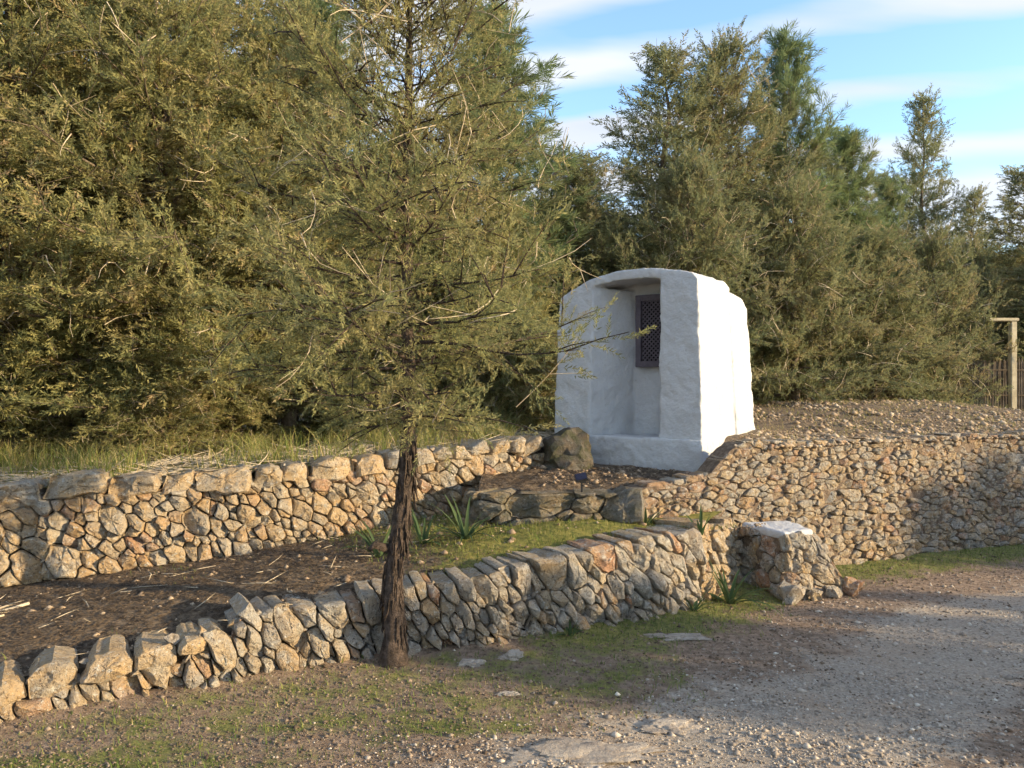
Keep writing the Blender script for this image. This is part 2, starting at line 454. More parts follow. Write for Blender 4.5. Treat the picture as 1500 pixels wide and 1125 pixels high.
def stone_geo(poly, wmap, rnd, gap=.003, depth=.22, bulge=.035, tilt=.4, base_w=0.0, rounded=.13):
    """vertices (world) and faces of one stone of a wall"""
    cu = sum(p[0] for p in poly)/len(poly); cv = sum(p[1] for p in poly)/len(poly)
    pts = []
    n = len(poly)
    size0 = math.sqrt(poly_area(poly))
    for i in range(n):                                   # cut the corners, break up the straight edges
        p, q = poly[i], poly[(i+1) % n]
        le = math.hypot(q[0]-p[0], q[1]-p[1])
        if le < .012: pts.append(((p[0]+q[0])/2, (p[1]+q[1])/2)); continue
        c1 = min(.45, rounded*rnd.uniform(.4, 1.3))
        m = 2 if le < .06 else 3 if le < .12 else 4
        for k in range(m):
            s_ = c1 + (1-2*c1)*k/(m-1); pts.append((p[0]+(q[0]-p[0])*s_, p[1]+(q[1]-p[1])*s_))
    am = .022*min(1, size0/.12)
    pts = [(p[0]+am*nz(p[0]*9, p[1]*9, 1.7)+.4*am*nz(p[0]*24, p[1]*24, 5.1), p[1]+am*nz(p[0]*9, p[1]*9, 7.7)+.4*am*nz(p[0]*24, p[1]*24, 9.1)) for p in pts]
    size = math.sqrt(poly_area(poly))
    sh = max(.7, 1-1.6*gap/size)
    pts = [((p[0]-cu)*sh*(1+rnd.uniform(-.05, .02)), (p[1]-cv)*sh*(1+rnd.uniform(-.05, .02))) for p in pts]
    k = len(pts)
    t1 = (rnd.uniform(-tilt, tilt), rnd.uniform(-tilt, tilt)); t2 = (rnd.uniform(-1, 1)*1.6*tilt, rnd.uniform(-1, 1)*1.6*tilt)
    b = bulge*rnd.uniform(.5, 1.4) + .05*size
    off2 = rnd.uniform(-.06, .10)*size
    sd = rnd.uniform(0, 100)
    V, Fc = [], []
    def put(x, y, w):
        V.append(wmap(cu+x, cv+y, w+base_w))
    rings = ((.86, -1.0), (.97, -.55), (.985, -.2), (1.0, 0.0), (.955, .62), (.82, .93), (.52, 1.0), (.22, 1.02))
    for (s, prof) in rings:
        for (x, y) in pts:
            x2, y2 = x*s, y*s
            if prof < 0:
                j = size*.09
                put(x2+rnd.uniform(-j, j)*.4, y2-rnd.uniform(0, j)*(y2 > 0), depth*prof + rnd.uniform(-j, j)*1.5)
            else:
                w = min(t1[0]*x2+t1[1]*y2, t2[0]*x2+t2[1]*y2+off2)*min(1, prof*1.2) + b*prof
                w += size*(.11*nz(x2, y2, sd, 2.6/size) + .06*nz(x2, y2, sd+9, 6/size) + rnd.uniform(-.04, .04))*(prof > 0)
                put(x2, y2, max(w, -.03))
    put(0, 0, b*1.03 + min(0, off2))
    ci = len(V)-1
    for r in range(7):
        for i in range(k):
            j = (i+1) % k
            Fc.append((r*k+i, r*k+j, (r+1)*k+j, (r+1)*k+i))
    for i in range(k): Fc.append((7*k+i, 7*k+(i+1) % k, ci))
    Fc.append(tuple(reversed(range(k))))
    return V, Fc

def add_stone(parent, V, Fc, mat, tone, name='stone', origin=None):
    c = sum(V, Vector())/len(V)
    me = mesh_from('stone', [v-c for v in V], Fc, mat, tone, True, R(24))
    return link(name, me, parent, c - Vector(parent.location))

def packing(root, cells, wm, mat, rnd, prob=.55, r0=.010, r1=.026, w0=-.01):
    V, Fc, T = [], [], []
    seen = set()
    loc = Vector(root.location)
    for c in cells:
        for (u, v) in c:
            key = (round(u, 2), round(v, 2))
            if key in seen or v < .01 or v > wm.h(u)-.01: continue
            seen.add(key)
            if rnd.random() > prob: continue
            r_ = rnd.uniform(r0, r1); o = wm(u, v, w0+rnd.uniform(-.012, .01)) - loc
            b = len(V); tn = rnd.random()
            rx, ry, rz_ = r_*rnd.uniform(.8, 1.6), r_, r_*rnd.uniform(.5, 1.1)
            an = rnd.uniform(0, 6.28)
            for (x, y, z) in ((1, 0, 0), (0, 1, .1), (-1, 0, .1), (0, -1, -.1), (.1, .1, 1), (0, .1, -1), (.7, .65, .6), (-.6, .7, -.6), (-.7, -.7, .5), (.7, -.6, -.6)):
                k = rnd.uniform(.8, 1.15)
                X, Z = x*rx*k, z*rz_*k
                V.append(o+Vector((X*math.cos(an)-Z*math.sin(an), y*ry*k, X*math.sin(an)+Z*math.cos(an)))); T.append(tn)
            import bmesh
            bm = bmesh.new()
            for p in V[b:]: bm.verts.new(p)
            bmesh.ops.convex_hull(bm, input=list(bm.verts)); bm.verts.index_update()
            for f in bm.faces: Fc.append(tuple(b+v_.index for v_ in f.verts))
            bm.free()
    if V: tag(link('packing_stones', mesh_from('packing_stones', V, Fc, mat, T), root), kind='stuff')

def build_wall(name, line, cells_extra, rfun, amap, label, mat, rnd, hcut=0.0, group='dry stone walls', batter=.1, tries=6000, most=300,
               bulge=.03, tilt=.45, tones=(0, 1), gap=.003, core_d=.035, pack=.86, core_z=.05, core_mat='core', thick=.36):
    wm = WallMap(line, batter)
    root = thing(name, (line[len(line)//2][0], line[len(line)//2][1], line[len(line)//2][2]), label, 'wall', group)
    cells = [(c, 0) for c in power_cells(wm.L, lambda u: wm.h(u)-hcut, rfun, amap, rnd, tries, pack)]
    cells = [c for c in cells if poly_area(c[0]) > .0012]
    cells += [(c, 1) for c in cells_extra(wm)] if cells_extra else []
    cells.sort(key=lambda c: -poly_area(c[0]))
    rV, rF, rT = [], [], []
    for i, (c, cap) in enumerate(cells):
        top = max(p[1] for p in c)
        uc = sum(p[0] for p in c)/len(c)
        istop = top > wm.h(uc)-.06
        V, Fc = stone_geo(c, wm, rnd, gap, min(.34, thick) if istop else min(.2, thick), bulge*(1.3 if cap else 1), tilt, .02 if cap else rnd.uniform(-.018, .018))
        tone = rnd.uniform(*tones) if not cap else rnd.uniform(.2, .74)
        if i < most: add_stone(root, V, Fc, mat, tone)
        else:
            b = len(rV); rV += V; rF += [tuple(b+k for k in f) for f in Fc]; rT += [tone]*len(V)
    if rV:
        loc = Vector(root.location)
        me = mesh_from('small_stones', [v-loc for v in rV], rF, mat, rT, True, R(38))
        tag(link('small_stones', me, root), kind='stuff')
    packing(root, [c for c, cap in cells], wm, mat, rnd)
    # earth and rubble core behind the faces
    us = np.linspace(0, wm.L, 60); V, Fc = [], []
    for u in us:
        h = float(wm.h(u))
        for (v, w) in ((-.1, -core_d-.01), (h-core_z, -core_d), (h-core_z, -thick), (-.1, -thick-.04)): V.append(wm(u, v, w)-Vector(root.location))
    for i in range(len(us)-1):
        for j in range(4):
            Fc.append((i*4+j, i*4+(j+1) % 4, (i+1)*4+(j+1) % 4, (i+1)*4+j))
    Fc += [(3, 2, 1, 0), tuple(len(V)-4+j for j in range(4))]
    link('rubble_core', mesh_from('rubble_core', V, Fc, M[core_mat]), root)
    return root, wm

# ------------------------------------------------------------------ the ground
def edge_grid(a, b, fine, coarse_to):
    core = np.arange(a, b+1e-6, fine); out = [core]
    s, x = fine, b; hi = []
    while x < coarse_to: s *= 1.35; x += s; hi.append(x)
    s, x = fine, a; lo = []
    while x > -coarse_to: s *= 1.35; x -= s; lo.append(x)
    return np.concatenate([np.array(lo[::-1]), core, np.array(hi)])

def line_dist(line, x, y):
    best = 1e9
    for (a, b) in zip(line[:-1], line[1:]):
        ax, ay, bx, by = a[0], a[1], b[0], b[1]
        t_ = max(0, min(1, ((x-ax)*(bx-ax)+(y-ay)*(by-ay))/((bx-ax)**2+(by-ay)**2)))
        best = min(best, math.hypot(x-ax-t_*(bx-ax), y-ay-t_*(by-ay)))
    return best

FRONT = LOWER + [(1.86, 5.98), (2.93, 6.47), (5.06, 7.30), (7.5, 8.25)]
_fd = {}
def front_dist(x, y):
    k = (round(x*40), round(y*40))
    if k not in _fd: _fd[k] = line_dist(FRONT, k[0]/40, k[1]/40) if abs(x) < 12 and -4 < y < 16 else line_dist(FRONT, x, y)
    return _fd[k]
def ground_z(x, y):
    d = front_dist(x, y)
    z = .022*nz(x, y, 3.1, .9) + .012*nz(x, y, 1.1, 2.6)
    if d < .5: z += .035*(1-d/.5)**2
    return z*max(0, min(1, 1.4-math.hypot(x, y-5)/40))

def smooth01(a, b, x):
    t_ = max(0, min(1, (x-a)/(b-a))); return t_*t_*(3-2*t_)

def grid_mesh(name, xs, ys, zf, attrs, mat):
    nx, ny = len(xs), len(ys)
    V = np.zeros((ny, nx, 3)); A = {k: np.zeros((ny, nx)) for k in ('gravel', 'moss')}
    for j, y in enumerate(ys):
        for i, x in enumerate(xs):
            V[j, i] = (x, y, zf(x, y))
            A['gravel'][j, i], A['moss'][j, i] = attrs(x, y)
    idx = np.arange(nx*ny).reshape(ny, nx)
    Fc = np.stack([idx[:-1, :-1], idx[:-1, 1:], idx[1:, 1:], idx[1:, :-1]], -1).reshape(-1, 4)
    me = fast_mesh(name, V.reshape(-1, 3), Fc, mat, smooth=True)
    for k, a in A.items():
        at = me.attributes.new(k, 'FLOAT', 'POINT'); at.data.foreach_set('value', a.ravel().astype(np.float32))
    return me

def road_attrs(x, y):
    d = front_dist(x, y)
    # the road runs to the right, parallel to the right-hand wall; the left corner is earth and moss
    e = (x*.36 - (y-6.0)*.93)                       # distance in front of the wall line
    grav = smooth01(.55, 1.5, d)*smooth01(-1.4, .9, x - .25*(y-3))
    grav *= 1 - .62*math.exp(-((d-2.1+.12*nz(x, y, 1, .8))/.20)**2) - .62*math.exp(-((d-3.3+.12*nz(x, y, 1, .8))/.22)**2)
    moss = max(.85*(1-smooth01(.05, .85, d))*smooth01(-.5, .6, x), .5*(1-smooth01(.2, 1.0, abs(d-.55)))*(x < 1.0))
    moss = max(moss, .78*(1-smooth01(.1, .85, math.hypot((x+1.75)/1.5, (y-3.05)/.45))))
    moss = max(moss, .72*(1-smooth01(.1, .9, math.hypot((x+.25)/.9, (y-3.45)/.28))))
    return grav, min(moss, 1)

gx = edge_grid(-3.6, 7.2, .07, 500); gy = edge_grid(1.8, 8.6, .07, 500)
tag(link('ground', grid_mesh('ground', gx, gy, ground_z, road_attrs, M['ground'])), kind='structure')

def strip_mesh(name, front, back, rows, zf, attrs, mat):
    V, G, Mo = [], [], []
    n = len(front)
    for r in range(rows):
        s = r/(rows-1)
        for f, b in zip(front, back):
            x, y = f[0]+(b[0]-f[0])*s, f[1]+(b[1]-f[1])*s
            V.append((x, y, zf(x, y, s))); g_, m_ = attrs(x, y); G.append(g_); Mo.append(m_)
    idx = np.arange(n*rows).reshape(rows, n)
    Fc = np.stack([idx[:-1, :-1], idx[:-1, 1:], idx[1:, 1:], idx[1:, :-1]], -1).reshape(-1, 4)
    me = fast_mesh(name, np.array(V), Fc, mat, smooth=True)
    for k, a in (('gravel', G), ('moss', Mo)):
        at = me.attributes.new(k, 'FLOAT', 'POINT'); at.data.foreach_set('value', np.array(a, np.float32))
    return me

def resample(line, n):
    P = np.array([p[:2] for p in line], float); u = np.concatenate([[0], np.cumsum(np.hypot(*np.diff(P, axis=0).T))])
    s = np.linspace(0, u[-1], n)
    return list(zip(np.interp(s, u, P[:, 0]), np.interp(s, u, P[:, 1])))
def shifted(line, d):
    wm = WallMap([(p[0], p[1], 0, 1) for p in line], 0)
    return [tuple(wm(u, 0, d)[:2]) for u in wm.u]

def lower_top(x, y):
    return float(np.interp(x, [p[0] for p in LOWER], [p[3] for p in LOWER]))
def terr_z(x, y, s=0):
    z = terrace_z(x, y) + .02*nz(x, y, 5, 1.5) + .008*nz(x, y, 2, 6)
    d = line_dist(LOWER, x, y)
    k = 1-smooth01(.1, .8, d)
    return z*(1-k) + (lower_top(x, y)-.045)*k
def terr_attrs(x, y):
    s = soil_s(x, y)
    moss = .80*smooth01(.9, 2.1, s) + .3*smooth01(.2, 1.2, s)*(1-smooth01(0, .7, line_dist(UPPER, x, y)))
    return .8*(1-smooth01(.8, 2.4, s)), moss
tf = resample(shifted(LOWER, -.12), 110)
tb = resample([(-6.6, 4.5), (-5.0, 4.9), (-3.52, 5.3), (-1.81, 5.8), (-.4, 6.6), (.3, 6.6), (1.2, 6.2), (1.75, 6.1)], 110)
tag(link('terrace_soil', strip_mesh('terrace_soil', tf, tb, 36, terr_z, terr_attrs, M['soil'])), kind='structure')

def hutyard_z(x, y, s=0):
    return .765 + .05*smooth01(5.7, 7.2, y) + .03*nz(x, y, 9, 1.6) + .03*nz(x, y, 1, 6) - .07*(1-smooth01(5.82, 6.12, y-.25*max(0, x-1.0)))
yf = resample([(-.27, 5.84), (-.15, 5.80), (.5, 5.77), (1.02, 5.80), (1.6, 6.06), (2.2, 6.3)], 60)
yb = resample([(-.27, 8.0), (.4, 8.2), (2.2, 8.6)], 60)
tag(link('hut_forecourt', strip_mesh('hut_forecourt', yf, yb, 34, hutyard_z, lambda x, y: (.75, .12), M['soil'])), kind='structure')

UFRONT = shifted(UPPER, -.17) + [(.75, 7.55), (1.2, 7.6), (1.78, 7.1), (1.86, 6.55)] + shifted([(1.98, 6.10)]+[p[:2] for p in RIGHT[5:]], -.14) + [(30, 17)]
def mound(x, y):
    # low rubble vault of the cistern behind the right-hand wall
    e = (y-5.327-.39*x)*.93                         # distance behind the wall line
    a = x*.93+y*.36                                 # along it
    hgt = (.06+.22*smooth01(4.5, 8.6, a))*smooth01(.05, 2.8, e)*(1-smooth01(4.3, 6.5, e))
    return hgt*(1-smooth01(9.6, 11.5, a))
def upper_z(x, y, s=0):
    e = (y-5.327-.39*x)*.93
    right = smooth01(1.2, 2.0, x)
    zl = np.interp(x, [-6.4, -3.5, -1.8, -.3, .4], [.80, .855, .93, 1.02, 1.02]) + .03*nz(x, y, 4, .8) + .012*nz(x, y, 7, 4)
    zr = 1.06 + mound(x, y) + .025*nz(x, y, 6, 1.4) + .02*nz(x, y, 8, 5)
    zr += -.5*smooth01(9.6, 11.2, x*.93+y*.36)*smooth01(.9, 3.0, e)
    zr -= .24*(1-smooth01(.12, .75, math.hypot(x-1.73, y-6.7)))
    return zl*(1-right) + zr*right
def upper_attrs(x, y):
    right = smooth01(1.2, 2.0, x)
    d = line_dist(UPPER, x, y)
    return .8*right + .5*(1-right), .55*(1-right)*(1-smooth01(2.0, 3.0, d)) + .12*right
uf = resample(UFRONT, 260)
uf2 = resample(UFRONT, 260)
V, G, Mo = [], [], []
rows = np.concatenate([np.arange(0, 3.0, .12), np.arange(3.0, 9, .3), np.array([9.5, 10.5, 12, 15, 20, 30, 60, 140])])
for d in rows:
    for (x0, y0) in uf:
        k = d
        dx, dy = (-.37+.00*x0, .93)
        spread = 1 + max(0, d-9)*.02
        x, y = x0*spread + dx*k*.25, y0 + dy*k
        V.append((x, y, upper_z(x, y))); a, b = upper_attrs(x, y); G.append(a); Mo.append(b)
idx = np.arange(len(V)).reshape(len(rows), len(uf))
Fc = np.stack([idx[:-1, :-1], idx[:-1, 1:], idx[1:, 1:], idx[1:, :-1]], -1).reshape(-1, 4)
me = fast_mesh('forest_floor', np.array(V), Fc, M['soil'], smooth=True)
for k, a in (('gravel', G), ('moss', Mo)):
    at = me.attributes.new(k, 'FLOAT', 'POINT'); at.data.foreach_set('value', np.array(a, np.float32))
tag(link('forest_floor', me), kind='structure')

# ------------------------------------------------------------------ dry stone walls
rnd = random.Random(11)
def aniso(deg, ratio):
    a = R(deg); q = math.sqrt(ratio)
    return ((math.cos(a)/q, math.sin(a)/q), (-math.sin(a)*q, math.cos(a)*q))
LEAN = aniso(116, 1.9)               # stones that lean to the left and are tall

def lower_r(u, v, h):
    f = v/h
    return .052 + .042*smooth01(.40, .75, f) if u > 3.5 else .074
def lower_caps(wm):                  # heavy irregular blocks along the top of the low left end
    out = []; u = .1
    while u < 3.45:
        w = rnd.uniform(.12, .27); h = float(wm.h(u+w/2)); b = h - rnd.uniform(.10, .135)
        l0, l1 = rnd.uniform(-.03, .03), rnd.uniform(-.03, .03); hj = rnd.uniform(-.025, .02)
        out.append([(u, b+rnd.uniform(-.01, .02)), (u+w*rnd.uniform(.3, .7), b-rnd.uniform(0, .02)), (u+w, b+rnd.uniform(-.01, .02)), (u+w-l1, h+hj-rnd.uniform(.02, .05)), (u+w-l1-.18*w, h+hj), (u+w*.5, h+hj+rnd.uniform(-.005, .012)), (u+l0+.18*w, h+hj-rnd.uniform(0, .015)), (u+l0, h+hj-rnd.uniform(.02, .05))])
        u += w
    return out
def lower_h_cut(wm_u): return 0

wm_tmp = WallMap(LOWER)
class LowH: pass
lower_line = LOWER
# the low left end has a cap course, the taller rest has leaning slabs on top: build both as one wall
def build_lower():
    wm = WallMap(LOWER, .12)
    root = thing('dry_stone_wall', (-.54, 4.45, 0), 'low front dry stone wall of leaning grey slabs beside the road, behind the tree trunk', 'wall', 'dry stone walls')
    def hf(u):
        return float(wm.h(u)) - .115*(1-smooth01(3.35, 3.55, u))
    cells = power_cells(wm.L, hf, lower_r, LEAN, rnd, 9000, .84)
    cells = [(c, 0) for c in cells if poly_area(c) > .0015] + [(c, 1) for c in lower_caps(wm)]
    for c, cap in cells:
        uc = sum(p[0] for p in c)/len(c); top = max(p[1] for p in c)
        istop = top > wm.h(uc)-.08
        left = uc < 3.5
        V, Fc = stone_geo(c, wm, rnd, .003, .32 if istop else .2, .04, .5, .025 if cap else rnd.uniform(-.02, .03))
        tone = rnd.uniform(.35, .95) if left and rnd.random() < .75 else (rnd.uniform(0, .45) if rnd.random() < .8 else rnd.uniform(.5, 1))
        add_stone(root, V, Fc, M['stone_warm'] if left else M['stone'], tone)  # sunlit left end gets the gold-tinted stone, the rest the plain one
    packing(root, [c for c, cap in cells], wm, M['stone'], rnd, .6, .012, .032)
    us = np.linspace(0, wm.L, 70); V, Fc = [], []
    for u in us:
        h = float(wm.h(u))
        for (v, w) in ((-.1, -.045), (h-.06, -.04), (h-.06, -.36), (-.1, -.40)): V.append(wm(u, v, w)-Vector(root.location))
    for i in range(len(us)-1):
        for j in range(4): Fc.append((i*4+j, i*4+(j+1) % 4, (i+1)*4+(j+1) % 4, (i+1)*4+j))
    Fc += [(3, 2, 1, 0), tuple(len(V)-4+j for j in range(4))]
    link('rubble_core', mesh_from('rubble_core', V, Fc, M['core']), root)
    return root
wall_low = build_lower()

rnd = random.Random(23)
build_wall('dry_stone_wall', RETURN, None, lambda u, v, h: .062, ((1, 0), (0, 1.15)),
           'short sunlit ochre end of the front stone wall, behind the largest strap-leaved plant', M['stone_warm'], rnd, tries=1500, tones=(.4, .95), batter=.16)

rnd = random.Random(31)
def upper_caps(wm):
    out = []; u = .05
    while u < wm.L-.15:
        big = u < 5.6
        w = rnd.uniform(.2, .42) if big else rnd.uniform(.14, .26)
        h = float(wm.h(u+w/2)); t_ = rnd.uniform(.12, .17) if big else rnd.uniform(.09, .13)
        hj = rnd.uniform(-.03, .03)
        l0, l1 = rnd.uniform(-.02, .035), rnd.uniform(-.02, .035)
        out.append([(u, h-t_+rnd.uniform(-.025, .02)), (u+w*rnd.uniform(.3, .7), h-t_-rnd.uniform(0, .025)), (u+w, h-t_+rnd.uniform(-.025, .02)), (u+w-l1, h+hj-rnd.uniform(.03, .06)), (u+w-l1-.03, h+hj), (u+w*rnd.uniform(.35, .65), h+hj+rnd.uniform(-.01, .02)), (u+l0+.03, h+hj-rnd.uniform(0, .02)), (u+l0, h+hj-rnd.uniform(.03, .06))])
        u += w*rnd.uniform(.98, 1.02)
    return out
build_wall('dry_stone_wall', UPPER, upper_caps, lambda u, v, h: .056 + .022*(u < 3.4), aniso(132, 1.6),
           'back terrace wall of sunlit ochre stones with big capstones under the trees', M['stone_warm'], rnd, hcut=.125, tries=9000, most=300,
           bulge=.035, tilt=.5, tones=(.2, .98), batter=.12, core_z=.1)

rnd = random.Random(47)
build_wall('dry_stone_wall', RIGHT, None, lambda u, v, h: .043 if u < 6 else .06, aniso(6, 2.0),
           'tall right-hand rubble wall of small stones running from the hut along the road', M['stone_small'], rnd, tries=14000, most=300,
           bulge=.014, tilt=.35, tones=(.05, .95), batter=.14, gap=.005, core_d=.002, core_z=.02, core_mat='packed_earth', thick=.2)

# step of large blocks in front of the hut
rnd = random.Random(5)
STEP = [(-.37, 6.5, .46, .70), (-.36, 5.80, .44, .745), (-.30, 5.72, .44, .755), (.1, 5.66, .46, .77), (.5, 5.65, .50, .775), (1.0, 5.68, .52, .785)]
wm = WallMap(STEP, .06)
root = thing('stone_step', (.34, 5.7, .48), 'dark step of large blocks below the white hut, behind the mossy patch', 'step')
for c in power_cells(wm.L, lambda u: float(wm.h(u)), lambda u, v, h: .105, aniso(4, 1.9), rnd, 1500, .80):
    if poly_area(c) < .003: continue
    V, Fc = stone_geo(c, wm, rnd, .002, .3, .03, .35, 0, .10)
    add_stone(root, V, Fc, M['stone_step'], rnd.uniform(.05, .6))
us = np.linspace(.02, wm.L-.02, 24); V, Fc = [], []
for u in us:
    for (v, w) in ((-.1, -.03), (float(wm.h(u))-.05, -.03), (float(wm.h(u))-.05, -.25), (-.1, -.25)): V.append(wm(u, v, w)-Vector(root.location))
for i in range(len(us)-1):
    for j in range(4): Fc.append((i*4+j, i*4+(j+1) % 4, (i+1)*4+(j+1) % 4, (i+1)*4+j))
Fc += [(3, 2, 1, 0), tuple(len(V)-4+j for j in range(4))]
link('rubble_core', mesh_from('rubble_core', V, Fc, M['core']), root)

# ------------------------------------------------------------------ whitewashed well house
P0 = Vector((1.73, 6.70, 0)); AX = Vector((-.82, .572, 0)).normalized(); DX = Vector((AX.y, -AX.x, 0)); DX = Vector((.572, .82, 0)).normalized()
HB = .80
hut = thing('well_house', (P0.x+AX.x*.79+DX.x*.7, P0.y+AX.y*.79+DX.y*.7, HB), 'small whitewashed well hut with vaulted roof and latticed hatch', 'hut')
HL = Vector(hut.location)
def hw(a, d, z):
    cx, cd = .79, .72
    k = 1 - .052*(z-HB); ka = k if a < cx else 1 - .012*(z-HB)
    p = P0 + AX*(cx+(a-cx)*ka) + DX*(cd+(d-cd)*k)
    return Vector((p.x, p.y, z)) - HL
def prism(bv, bf, prof, d0, d1):
    """profile of (a, z) points extruded from depth d0 to d1"""
    b = len(bv); n = len(prof)
    for d in (d0, d1):
        for (a, z) in prof: bv.append(hw(a, d, z))
    bf.append(tuple(b+i for i in range(n))); bf.append(tuple(b+n+i for i in reversed(range(n))))
    for i in range(n):
        j = (i+1) % n
        bf.append((b+i, b+n+i, b+n+j, b+j))
def slab(bv, bf, quad, z0, z1):
    b = len(bv)
    for z in (z0, z1):
        for (a, d) in quad: bv.append(hw(a, d, z))
    n = len(quad)
    bf.append(tuple(b+i for i in reversed(range(n)))); bf.append(tuple(b+n+i for i in range(n)))
    for i in range(n):
        j = (i+1) % n
        bf.append((b+i, b+j, b+n+j, b+n+i))
ROOFA = [0.0, .06, .2, .4, .6, .9, 1.2, 1.42, 1.54, 1.58]
ROOFZ = [2.58, 2.64, 2.67, 2.70, 2.72, 2.715, 2.66, 2.57, 2.50, 2.44]
def rz(a): return interp(ROOFA, ROOFZ, a)
bv, bf = [], []
prism(bv, bf, [(0, HB-.15)] + [(a, rz(a)) for a in (0, .06, .2, .3, .41)] + [(.43, HB-.15)], 0, .9)          # right pier
slab(bv, bf, [(1.175, 0), (1.36, 0), (1.36, .9), (.9, .9), (.9, .46)], HB-.15, 2.56)                               # splayed left jamb
prism(bv, bf, [(1.175, HB-.15), (1.175, 2.6), (1.2, rz(1.2)), (1.42, rz(1.42)), (1.54, rz(1.54)), (1.58, rz(1.58)), (1.60, HB-.15)], .0, .9)   # left pier
prism(bv, bf, [(.40, rz(.4)-.10)] + [(a, rz(a)) for a in (.40, .6, .9, 1.2)] + [(1.2, rz(1.2)-.08), (.9, rz(.9)-.10), (.6, rz(.6)-.10)], .0, .9)   # thin vault
bodyx = [(0.0, HB-.15)] + [(a, rz(a)) for a in ROOFA] + [(1.60, HB-.15)]
prism(bv, bf, bodyx, .46, .98)
prism(bv, bf, [(-.035, HB-.15)] + [(-.012, 2.40), (.03, 2.52), (.14, 2.57)] + [(a, rz(a)-.07) for a in ROOFA[3:]] + [(1.60, HB-.15)], .93, 1.52)
# niche opening in the full block: none (the block starts behind the niche)
me = mesh_from('wall', bv, bf, M['whitewash'])
body = link('wall', me, hut)
tex = bpy.data.textures.new('plaster_lumps', 'CLOUDS'); tex.noise_scale = .16; tex.noise_depth = 2
tex2 = bpy.data.textures.new('plaster_grain', 'CLOUDS'); tex2.noise_scale = .045; tex2.noise_depth = 1
def lumpy(o, vox=.018, s1=.03, s2=.012, it=5):
    m = o.modifiers.new('remesh', 'REMESH'); m.mode = 'VOXEL'; m.voxel_size = vox; m.use_smooth_shade = True
    m = o.modifiers.new('smooth', 'SMOOTH'); m.iterations = it; m.factor = .5
    m = o.modifiers.new('lumps', 'DISPLACE'); m.texture = tex; m.strength = s1; m.mid_level = .5; m.texture_coords = 'LOCAL'
    m = o.modifiers.new('grain', 'DISPLACE'); m.texture = tex2; m.strength = s2; m.mid_level = .5; m.texture_coords = 'LOCAL'
lumpy(body, .014, .03, .009, 5)
bv, bf = [], []
slab(bv, bf, [(-.012, -.03), (1.20, -.03), (1.32, .02), (1.2, .5), (-.012, .5)], HB-.12, 1.09)
sill = link('sill', mesh_from('sill', bv, bf, M['whitewash']), hut)
lumpy(sill, .016, .03, .012, 5)

# latticed hatch in the niche (a from .36 to .87, on the back wall of the niche)
def hplace(name, me, parent, a, d, z, roll=0.0):
    o = link(name, me, parent)
    p = P0 + AX*a + DX*d
    o.location = Vector((p.x, p.y, z)) - (Vector(parent.location)+HL if parent is not hut else HL)
    ang = math.atan2(-AX.y, -AX.x)
    o.rotation_euler = (0, roll, ang)
    return o
HA0, HA1, HZ0, HZ1, HD = .34, .86, 1.77, 2.50, .43
hatch = bpy.data.objects.new('hatch_door', None); COL.objects.link(hatch); hatch.parent = hut
pc = P0 + AX*((HA0+HA1)/2) + DX*HD
hatch.location = Vector((pc.x, pc.y, (HZ0+HZ1)/2)) - HL
fw = .062
for z in (HZ0+fw/2, HZ1-fw/2):
    hplace('rail', box_mesh('rail', HA1-HA0, .06, fw, M['hatch'], .004), hatch, (HA0+HA1)/2, HD, z)
for a in (HA0+fw/2, HA1-fw/2):
    hplace('stile', box_mesh('stile', fw, .064, HZ1-HZ0-.004, M['hatch'], .004), hatch, a, HD, (HZ0+HZ1)/2)
hplace('shade_sheet', box_mesh('shade_sheet', HA1-HA0-.02, .01, HZ1-HZ0-.02, M['dark_inside']), hatch, (HA0+HA1)/2, HD+.022, (HZ0+HZ1)/2)  # near-black sheet painted as the unlit inside behind the lattice
iw, ih = HA1-HA0-2*fw, HZ1-HZ0-2*fw
for sgn in (1, -1):
    k = 0
    pitch = .046
    c0 = -ih/2-iw/2
    while c0 + k*pitch < ih/2+iw/2:
        c = c0 + k*pitch; k += 1
        # line z = c + sgn*x inside the frame
        x0, x1 = -iw/2, iw/2
        if sgn > 0: x0, x1 = max(x0, -ih/2-c), min(x1, ih/2-c)
        else: x0, x1 = max(x0, c-ih/2), min(x1, c+ih/2)
        if x1-x0 < .02: continue
        xm = (x0+x1)/2; Ls = (x1-x0)*math.sqrt(2)
        o = hplace('slat', box_mesh('slat', Ls, .006, .0125, M['hatch']), hatch, (HA0+HA1)/2 - xm, HD-.006*(sgn > 0)-.004, (HZ0+HZ1)/2+c+sgn*xm, -sgn*math.pi/4)

def rock_mesh(name, rx, ry, rz_, mat, seed, tone=.3, sub=3, rough=.3, sharp=R(26)):
    import bmesh
    bm = bmesh.new(); bmesh.ops.create_icosphere(bm, subdivisions=sub, radius=1)
    for v in bm.verts:
        k = 1 + rough*nz(v.co.x*1.3+seed, v.co.y*1.3, v.co.z*1.3) + rough*.5*nz(v.co.x*3.3+seed, v.co.y*3.3, v.co.z*3.3) + rough*.3*nz(v.co.x*8+seed, v.co.y*8, v.co.z*8)*(sub > 3)
        v.co = Vector((v.co.x*rx*k, v.co.y*ry*k, v.co.z*rz_*k))
    me = bpy.data.meshes.new(name); bm.to_mesh(me); bm.free()
    a = me.attributes.new('tone', 'FLOAT', 'POINT'); a.data.foreach_set('value', np.full(len(me.vertices), tone, np.float32))
    me.materials.append(mat); me.polygons.foreach_set('use_smooth', [True]*len(me.polygons)); me.set_sharp_from_angle(angle=sharp)
    return me
# ------------------------------------------------------------------ stone trough with a white top
rnd = random.Random(77)
tr = thing('stone_trough', (2.15, 5.75, 0), 'squat stone block with white plastered top against the rubble wall by the road', 'trough')
